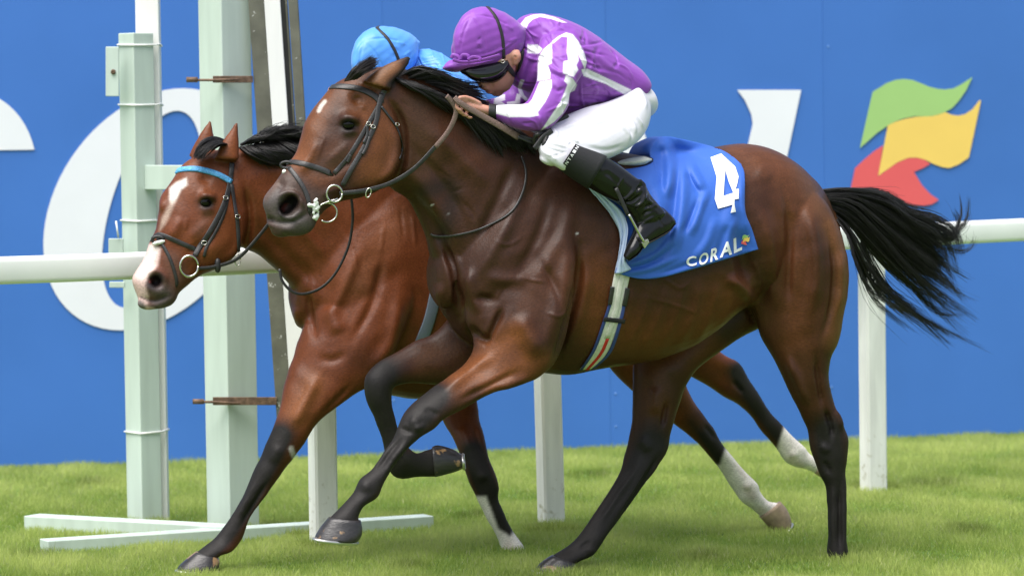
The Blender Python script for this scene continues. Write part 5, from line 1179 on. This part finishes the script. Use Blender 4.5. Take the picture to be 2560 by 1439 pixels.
# reins
def free(line, v0, v1, sub=6):
    L_ = cr(line, sub); k = np.linspace(0, 1, len(L_)); return FA.pt(L_[:, 0], L_[:, 1], v0 + (v1 - v0) * k), np.tile(FA.L, (len(L_), 1))
vb = FA.lat(pb_[None])[0] + .012
p, n = free(z1([(600, 1050), (650, 1042), (720, 1035), (810, 1020), (950, 980), (1080, 910), (1180, 830), (1300, 700)]), vb, .165)
part('rein', ribbon(p, n, .017, .004), m_leather, br)
p, n = free(z1([(1290, 715), (1370, 620), (1420, 530), (1440, 450), (1410, 390), (1372, 345)]), .165, .185); part('rein_grip', ribbon(p, n, .019, .006), m_leather_b, br)
p, n = free([(1136, 243), (1150, 257), (1190, 281), (1250, 315), (1297, 343)], .185, .215); part('rein_grip', ribbon(p, n, np.linspace(.020, .026, len(p)), .006), m_leather_b, br)
p, n = free([(1294, 341), (1320, 352), (1350, 363)], .215, .245); part('rein', ribbon(p, n, .014, .004), m_leather, br)
p, n = free([(1294, 336), (1320, 345), (1352, 350)], .21, .25); part('rein', ribbon(p, n, .012, .004), m_leather, br)
kc = FA.pt(np.array([1352]), np.array([348]), np.array([.285]))[0]
part('rein_knot', tube([kc + np.array([.022 * math.cos(a) + .004 * math.sin(3 * a), .012 * math.sin(2 * a), .026 * math.sin(a) + .006 * math.cos(2 * a)]) for a in np.linspace(0, 12.2, 60)], .010, 10), m_leather, br)
p, n = free([(1336, 372), (1345, 360), (1358, 343), (1380, 326)], .29, .30); part('rein_end', ribbon(p, n, .020, .007), m_leather, br)
p, n = free([(1352, 336), (1380, 318), (1405, 300), (1420, 288)], .27, .25); part('rein_end', ribbon(p, n, .016, .005), m_black, br)
ringpx('rein_ring', 921, 482, 6, 12, FA.pt(np.array([921]), np.array([480]), np.array([vb + .03]))[0][1], .0026, br, tilt=-.3)
ns = thing('neck_strap', 'thin dark strap looped round the base of the front horse neck', 'strap')
strap('strap', bvhA, [(1302, 392), (1313, 425), (1309, 470), (1280, 530), (1220, 565), (1150, 586), (1092, 590), (1078, 584)], .0085, ns, off=.006)

# saddle, girth, stirrup
sd_ = thing('saddle', 'small black racing saddle with pale rear pad and striped girth on the front horse', 'saddle')
part('seat', loft(FA, [(1432, 352, 1432, 392, .06), (1480, 376, 1480, 412, .10), (1540, 402, 1538, 424, .13), (1580, 408, 1578, 422, .12)], 'lat', n=28, round_ends=(.4, .4)), m_leather, sd_)
pad_st = [(1535, 404, 1536, 414, .03, .13), (1556, 399, 1560, 416, .055, .13), (1585, 394, 1590, 416, .065, .13), (1610, 391, 1612, 412, .06, .13), (1626, 396, 1625, 404, .03, .13)]
rim = part('pad_rim', loft(FA, [(a - (2 if i == 0 else 0) + (3 if i == 4 else 0), b - 2, c + (3 if i == 4 else 0), d + 5, e + .004, v - .02) for i, (a, b, c, d, e, v) in enumerate(pad_st)], 'dep', n=24, round_ends=(.3, .4)), m_leather, sd_)
part('rear_pad', loft(FA, pad_st, 'dep', n=24, round_ends=(.3, .4)), m_web, sd_)
GL = [(1536, 672), (1523, 715), (1516, 759), (1508, 781), (1490, 834), (1473, 877), (1446, 921)]; GR = [(1580, 668), (1573, 720), (1565, 763), (1560, 794), (1543, 851), (1525, 886), (1484, 919)]
def gline(k): return [(a[0] * (1 - k) + b[0] * k, a[1] * (1 - k) + b[1] * k) for a, b in zip(GL, GR)]
pp, nn = hug(bvhA, gline(.5), .004); nm = len(pp)
wg = np.linspace(.066, .060, nm)
part('girth', ribbon(pp, nn, wg, .005), m_web, sd_)
for k, m_, w in ((.14, m_webblue, .013), (.86, m_webblue, .013)):
    p, n = hug(bvhA, gline(k)[2:], .0075); part('girth_stripe', ribbon(p, n, w, .003), m_, sd_)
p, n = hug(bvhA, gline(.5)[:5], .008); part('girth_strap', ribbon(p, n, .022, .004), m_web, sd_)
p, n = hug(bvhA, gline(.52)[4:], .008); part('girth_red_stripe', ribbon(p, n, .014, .003), m_webred, sd_)
for k0 in (.12, .88):
    a = gline(k0); p, n = hug(bvhA, [a[1], ((a[1][0] + a[2][0]) / 2, (a[1][1] + a[2][1]) / 2), a[2]], .010); part('girth_buckle_guard', ribbon(p, n, .018, .004), m_leather, sd_)
p, n = hug(bvhA, [(1507, 795), (1534, 798), (1560, 801)], .011); part('girth_keeper', ribbon(p, n, .018, .003), m_cuff, sd_)
st_ = thing('stirrup', 'pale metal stirrup iron under the jockey boot on the front horse', 'stirrup')
def PV(pts, v): a = np.array(pts, float); return FA.pt(a[:, 0], a[:, 1], np.full(len(a), v))
part('iron', tube(PV(cr([(1572, 536), (1586, 562), (1600, 588), (1610, 604)], 4), .40), .0055, 10), m_metal, st_)
tr_ = PV([(1604, 606), (1620, 596), (1624, 606), (1612, 622)], .40); part('tread', prism(tr_, tr_ - FA.L * .11), m_metal, st_, smooth_=False, bevel=.003)
part('iron', tube(PV(cr([(1562, 545), (1570, 570), (1590, 600), (1606, 616)], 4), .29), .0055, 10), m_metal, st_)
p = PV(cr([(1540, 470), (1556, 505), (1570, 538)], 4), .385); part('leather', ribbon(p, np.tile(FA.L, (len(p), 1)), .016, .004), m_leather, st_)

# ----- number cloth
def coons(top, right, bottom, left, nu, nv):
    def rs(L_, n):
        L_ = cr(L_, 6); d = np.r_[0, np.cumsum(np.hypot(*np.diff(L_, axis=0).T))]; d /= d[-1]; t = np.linspace(0, 1, n)
        return np.stack([np.interp(t, d, L_[:, k]) for k in range(2)], 1)
    T, B = rs(top, nu), rs(bottom, nu); L_, R_ = rs(left, nv), rs(right, nv)
    u = np.linspace(0, 1, nu)[None, :, None]; v = np.linspace(0, 1, nv)[:, None, None]
    return (1 - v) * T[None] + v * B[None] + (1 - u) * L_[:, None] + u * R_[:, None] - ((1 - u) * (1 - v) * T[0] + u * (1 - v) * T[-1] + (1 - u) * v * B[0] + u * v * B[-1])
nu, nv = 130, 100
G_ = coons([(1482, 440), (1540, 428), (1600, 420), (1630, 408), (1624, 380), (1638, 354), (1662, 343), (1700, 348), (1783, 369), (1823, 387), (1852, 411)],
           [(1852, 411), (1861, 440), (1862, 527), (1880, 575), (1895, 623)], [(1538, 681), (1595, 696), (1652, 693), (1718, 676), (1805, 650), (1895, 623)],
           [(1482, 440), (1500, 480), (1535, 530), (1556, 580), (1550, 635), (1538, 681)], nu, nv)
vv = np.full((nv, nu), np.nan)
for j in range(0, nv, 2):
    for i in range(0, nu, 2):
        p, n = cast(bvhA, *G_[j, i])
        if p is not None: vv[j, i] = FA.lat(p[None])[0]
    row = vv[j]; ok = ~np.isnan(row)
    vv[j] = np.interp(np.arange(nu), np.where(ok)[0], row[ok]) if ok.sum() > 2 else .04
for i in range(nu): vv[:, i] = np.interp(np.arange(nv), np.arange(0, nv, 2), vv[::2, i])
surf = vv.copy()
miss = np.array([[G_[j, i, 1] < 392 - .0 * i for i in range(nu)] for j in range(nv)])
vv = np.where(miss, np.minimum(vv, .03 + .0016 * np.maximum(G_[..., 1] - 345, 0)), vv)
vv += .014
for _ in range(30):
    w_ = vv.copy(); w_[1:-1, 1:-1] = (vv[:-2, 1:-1] + vv[2:, 1:-1] + vv[1:-1, :-2] + vv[1:-1, 2:] + 2 * vv[1:-1, 1:-1]) / 6; vv = np.where(miss, w_, np.maximum(w_, surf + .010))
Pf = G_.reshape(-1, 2); add_ = np.zeros(len(Pf))
for ln, r, a in [([(1640, 362), (1668, 372), (1676, 430), (1668, 500)], 14, .030), ([(1640, 395), (1655, 430), (1650, 480)], 16, -.010), ([(1690, 380), (1688, 440), (1680, 540), (1655, 620)], 14, -.014), ([(1705, 400), (1708, 480), (1700, 560), (1680, 640)], 13, .014), ([(1720, 400), (1745, 450), (1762, 478)], 10, .014), ([(1712, 430), (1740, 475), (1755, 490)], 9, -.010), ([(1770, 470), (1750, 520), (1736, 560), (1722, 592)], 10, .012), ([(1745, 500), (1725, 550), (1700, 590)], 9, -.010), ([(1790, 540), (1770, 600), (1735, 650)], 11, .008), ([(1815, 560), (1800, 610), (1790, 650)], 10, -.008), ([(1838, 540), (1826, 590), (1822, 640)], 9, .010), ([(1545, 684), (1620, 672), (1700, 640)], 7, .008), ([(1550, 676), (1630, 655), (1690, 610)], 7, -.007), ([(1560, 668), (1640, 635), (1680, 590)], 7, .008), ([(1640, 690), (1720, 660), (1800, 632)], 8, -.006), ([(1600, 440), (1640, 470), (1650, 540), (1620, 620)], 12, .010), ([(1590, 470), (1622, 520), (1610, 600)], 11, -.008), ([(1700, 360), (1760, 385), (1800, 420)], 14, .006), ([(1720, 395), (1770, 400), (1790, 400)], 8, -.006), ([(1810, 420), (1835, 470), (1845, 530)], 10, -.005), ([(1852, 420), (1856, 520), (1872, 580), (1888, 622)], 5, .004), ([(1600, 692), (1652, 688), (1718, 671), (1805, 645), (1890, 620)], 4, .003)]:
    d_, t_ = pdist_t(Pf, cr(ln, 5)); add_ += a * 1.05 * sstep(1 - d_ / (r * 1.6)) * sstep(np.minimum(t_, 1 - t_) * 3 + .15)
vv = vv + add_.reshape(nv, nu)
C3 = FA.pt(G_[..., 0], G_[..., 1], vv).reshape(-1, 3)
Fq = [(j * nu + i, j * nu + i + 1, (j + 1) * nu + i + 1, (j + 1) * nu + i) for j in range(nv - 1) for i in range(nu - 1)]
gC = Geo().add(C3, Fq); far = FA.mirror(C3 + 0); gC.add(far, [tuple(reversed(f)) for f in Fq])
bridge = [(i, i + nu * nv, i + 1 + nu * nv, i + 1) for i in range(nu - 1)]; gC.add(np.zeros((0, 3)), [])
gC.f += bridge
cl = thing('number_cloth', 'bright blue number cloth with a white 4 draped over the front horse back', 'saddle cloth')
co_ = link('cloth', gC.mesh('cloth'), m_cloth, cl); so = co_.modifiers.new('thick', 'SOLIDIFY'); so.thickness = .003; so.offset = -1
bvh_cl = BVHTree.FromPolygons(C3.tolist(), Fq)
def decal(name, loops, mat, parent, bvh, off=.008, cell=3.0):
    bm = bmesh.new(); es = []
    for lp in loops:
        vs = [bm.verts.new((x, y, 0)) for x, y in lp]
        for a, b in zip(vs, vs[1:] + vs[:1]): es.append(bm.edges.new((a, b)))
    bmesh.ops.triangle_fill(bm, use_beauty=True, edges=es)
    return drape(name, bm, mat, parent, bvh, off, cell)
def drape(name, bm, mat, parent, bvh, off, cell):
    for _ in range(7):
        lng = [e for e in bm.edges if e.calc_length() > cell]
        if not lng: break
        bmesh.ops.subdivide_edges(bm, edges=lng, cuts=1, use_grid_fill=False); bmesh.ops.triangulate(bm, faces=bm.faces)
    dead = []
    for v_ in bm.verts:
        p, n = cast(bvh, v_.co.x, v_.co.y)
        if p is None: dead.append(v_); continue
        d = CAM - p; d /= np.linalg.norm(d); v_.co = p + d * off
    if dead: bmesh.ops.delete(bm, geom=dead, context='VERTS')
    me = bpy.data.meshes.new(name); bm.to_mesh(me); bm.free()
    return link(name, me, mat, parent)
Z6 = lambda pts: [(1680 + x * .2362, 360 + y * .2362) for x, y in pts]
nbm = bmesh.new()
for fc in ([(408, 140), (520, 100), (565, 275), (472, 350)], [(472, 350), (565, 275), (555, 400), (462, 460)], [(462, 460), (555, 400), (545, 550), (452, 580)], [(452, 580), (545, 550), (487, 685)], [(545, 550), (648, 515), (642, 640), (487, 685)],
           [(520, 100), (670, 240), (705, 345), (565, 275)], [(565, 275), (705, 345), (690, 420), (600, 400)], [(600, 400), (690, 420), (672, 478), (648, 515)], [(648, 515), (672, 478), (662, 586), (642, 640)], [(672, 478), (706, 474), (707, 580), (662, 586)], [(642, 640), (662, 586), (661, 640)], [(642, 640), (661, 640), (677, 718), (620, 728)]):
    nbm.faces.new([nbm.verts.new((x, y, 0)) for x, y in Z6(fc)])
bmesh.ops.remove_doubles(nbm, verts=nbm.verts, dist=.01); bmesh.ops.triangulate(nbm, faces=nbm.faces)
drape('number', nbm, m_print, cl, bvh_cl, .010, 3)
def text_bm(s, bold=0.0):
    cu = bpy.data.curves.new('t', 'FONT'); cu.body = s; cu.size = 1.0; cu.resolution_u = 4; cu.offset = bold
    o = bpy.data.objects.new('t', cu); coll.objects.link(o); dg = bpy.context.evaluated_depsgraph_get()
    me = bpy.data.meshes.new_from_object(o.evaluated_get(dg)); bpy.data.objects.remove(o)
    bm = bmesh.new(); bm.from_mesh(me); bpy.data.meshes.remove(me)
    xs = [v.co.x for v in bm.verts]; ys = [v.co.y for v in bm.verts]
    for v in bm.verts: v.co.x = (v.co.x - min(xs)) / (max(xs) - min(xs)); v.co.y = (v.co.y - min(ys)) / (max(ys) - min(ys))
    return bm
def letter(s, bl, br_, tl, bold=0):
    bm = text_bm(s, bold); bl, br_, tl = map(np.array, (bl, br_, tl))
    for v in bm.verts:
        p = bl + (br_ - bl) * v.co.x + (tl - bl) * v.co.y; v.co = (p[0], p[1], 0)
    return bm
for ch, bl, b2, tl in (('C', (155, 1298), (262, 1282), (150, 1196)), ('O', (278, 1288), (376, 1266), (296, 1160)), ('R', (404, 1252), (488, 1218), (416, 1112)), ('A', (505, 1204), (636, 1166), (520, 1050)), ('L', (656, 1158), (742, 1118), (650, 1004))):
    drape('cloth_letter', letter(ch, *Z6([bl, b2, tl]), bold=.028), m_print, cl, bvh_cl, .010, 4)
def small_em(z): z = np.array(z, float); return [(1853 + (x - 180) / 1230 * 22, 586 + (y - 125) / 1215 * 26) for x, y in z]
for z, mm in ((E_G, m_eg), (E_Y, m_ey), (E_R, m_er)): decal('cloth_emblem', [small_em(z)], mm, cl, bvh_cl)
# pale turned-out front edge
le = coons([(1473, 470), (1480, 470), (1484, 468)], [(1484, 468), (1532, 508), (1558, 535), (1570, 570), (1566, 610), (1562, 650), (1578, 672)], [(1537, 684), (1556, 682), (1578, 672)], [(1473, 470), (1500, 504), (1530, 542), (1550, 584), (1546, 635), (1537, 684)], 12, 60)
lv = np.zeros(le.shape[:2])
for j in range(60):
    for i in range(12):
        p, n = cast(bvhA, *le[j, i]); lv[j, i] = (FA.lat(p[None])[0] if p is not None else .25) + .012 + .03 * (i / 11) + .006 * math.sin(i * 1.1 + j * .2)
L3 = FA.pt(le[..., 0], le[..., 1], lv).reshape(-1, 3)
lo_ = link('lining', Geo().add(L3, [(j * 12 + i, j * 12 + i + 1, j * 12 + i + 13, j * 12 + i + 12) for j in range(59) for i in range(11)]).mesh('lining'), m_lining, cl); so = lo_.modifiers.new('t', 'SOLIDIFY'); so.thickness = .003
# printed letters on the boot cuff
b1 = [o for o in jockey.children if o.name.startswith('boot')][0]; cuf = [o for o in b1.children if o.name.startswith('cuff')][0]
bvh_cf = bvh_of(cuf.data)
for k, ch in enumerate('UNTAIN'):
    f0, f1 = k / 6 + .02, (k + .8) / 6
    a, b = np.array((1411.0, 423.0)), np.array((1449.0, 366.0))
    bl = a + (b - a) * f0; b2 = a + (b - a) * f1; up = np.array((-6.5, -4.2))
    drape('cuff_letter', letter(ch, bl, b2, bl + up, bold=.02), m_print, cuf, bvh_cf, .003, 3)

# ================================================================== tack of the back horse
bb = thing('bridle', 'black leather bridle with light blue braided browband on the bright bay horse', 'bridle', 'bridles')
m_braid = material('blue_braid', (.10, .38, .72), .5, var=.2, scale=90, bump=.6, bscale=110)
strap('browband', bvhB, z2([(382, 428), (420, 402), (520, 394), (620, 414), (700, 444), (768, 484)]), .024, bb, m_braid, th=.010)
strap('headpiece', bvhB, z2([(775, 345), (768, 420), (755, 480)]), .020, bb, off=.005)
strap('cheekpiece', bvhB, z2([(765, 440), (740, 570), (690, 700), (630, 810), (560, 920), (518, 995)]), .021, bb, off=.005)
strap('noseband_hanger', bvhB, z2([(752, 560), (720, 700), (660, 830), (600, 930), (580, 1000)]), .012, bb)
strap('noseband', bvhB, z2([(222, 882), (270, 845), (370, 882), (460, 922), (532, 952)]), .018, bb, loop=True)
strap('flash_strap', bvhB, z2([(262, 872), (320, 960), (360, 1050), (388, 1150), (392, 1200)]), .013, bb, loop=True)
strap('throatlatch', bvhB, z2([(768, 500), (790, 650), (808, 740), (815, 850), (816, 960)]), .016, bb, off=.006)
for x, y in ((722, 597), (582, 905), (808, 725)):
    p, n = cast_near(bvhB, 300 + x * .3614, 280 + y * .3614); p = p + n * .011
    t = np.cross(n, [0, 0, 1.0]); t /= np.linalg.norm(t); b = np.cross(n, t)
    part('buckle', ring3(p, t * .011, b * .008, .0018, 16, 6), m_metal, bb)
pk, nk = cast_near(bvhB, 396, 600)
part('noseband_knot', tube([pk + nk * .006 + np.array([.022 * math.cos(a), -.004, .013 * math.sin(a)]) for a in np.linspace(0, 9, 30)], .0065, 8), m_leather, bb)
part('sheepskin_pad', tube([pk + nk * .008 + np.array([-.02 + .05 * k, -.006, -.018 + .012 * k]) for k in np.linspace(0, 1, 6)], [.004, .008, .009, .009, .008, .004], 8), m_foam, bb)
pb_, nb_ = cast_near(bvhB, 478, 660); Zb = pb_[1] - .016
ringpx('bit_ring', 473, 665, 22, 26, Zb, .0052, bb)
def freeB(line, v0, v1, sub=6):
    L_ = cr(line, sub); k = np.linspace(0, 1, len(L_)); return FB.pt(L_[:, 0], L_[:, 1], v0 + (v1 - v0) * k), np.tile(FB.L, (len(L_), 1))
vb = FB.lat(pb_[None])[0] + .014
p, n = freeB(z2([(530, 1082), (640, 1072), (760, 1040), (830, 1000), (900, 930), (1000, 810), (1080, 700)]), vb, .16); part('rein', ribbon(p, n, .014, .004), m_leather, bb)
p, n = freeB([(876, 480), (881, 520), (881, 560), (871, 616), (842, 678), (806, 717), (763, 734), (730, 728), (706, 702), (699, 672)], .31, .24); part('rein_loop', ribbon(p, n, .011, .004), m_leather, bb)
sp_ = FB.pt(np.array([544]), np.array([663]), np.array([vb + .005]))[0]
part('rein_stop', tube([sp_ + np.array([.0, 0, k]) for k in (-.03, -.024, -.01, .01, .024, .03)], [.003, .010, .013, .013, .010, .003], 10), m_leather, bb)
ringpx('rein_ring', 594, 650, 7, 14, FB.pt(np.array([594]), np.array([650]), np.array([vb + .02]))[0][1], .0025, bb)
s2 = thing('saddle', 'dark racing saddle and grey girth of the far horse, mostly hidden', 'saddle')
part('seat', loft(FB, [(1080, 395, 1080, 430, .07), (1130, 420, 1130, 450, .11), (1190, 435, 1190, 462, .13), (1250, 438, 1245, 462, .10)], 'lat', n=24, round_ends=(.4, .4)), m_leather, s2)
p, n = hug(bvhB, [(1118, 560), (1098, 680), (1078, 780), (1058, 838), (1020, 930)], .005); part('girth', ribbon(p, n, .05, .005), material('grey_girth', (.12, .15, .20), .6, var=.2), s2)
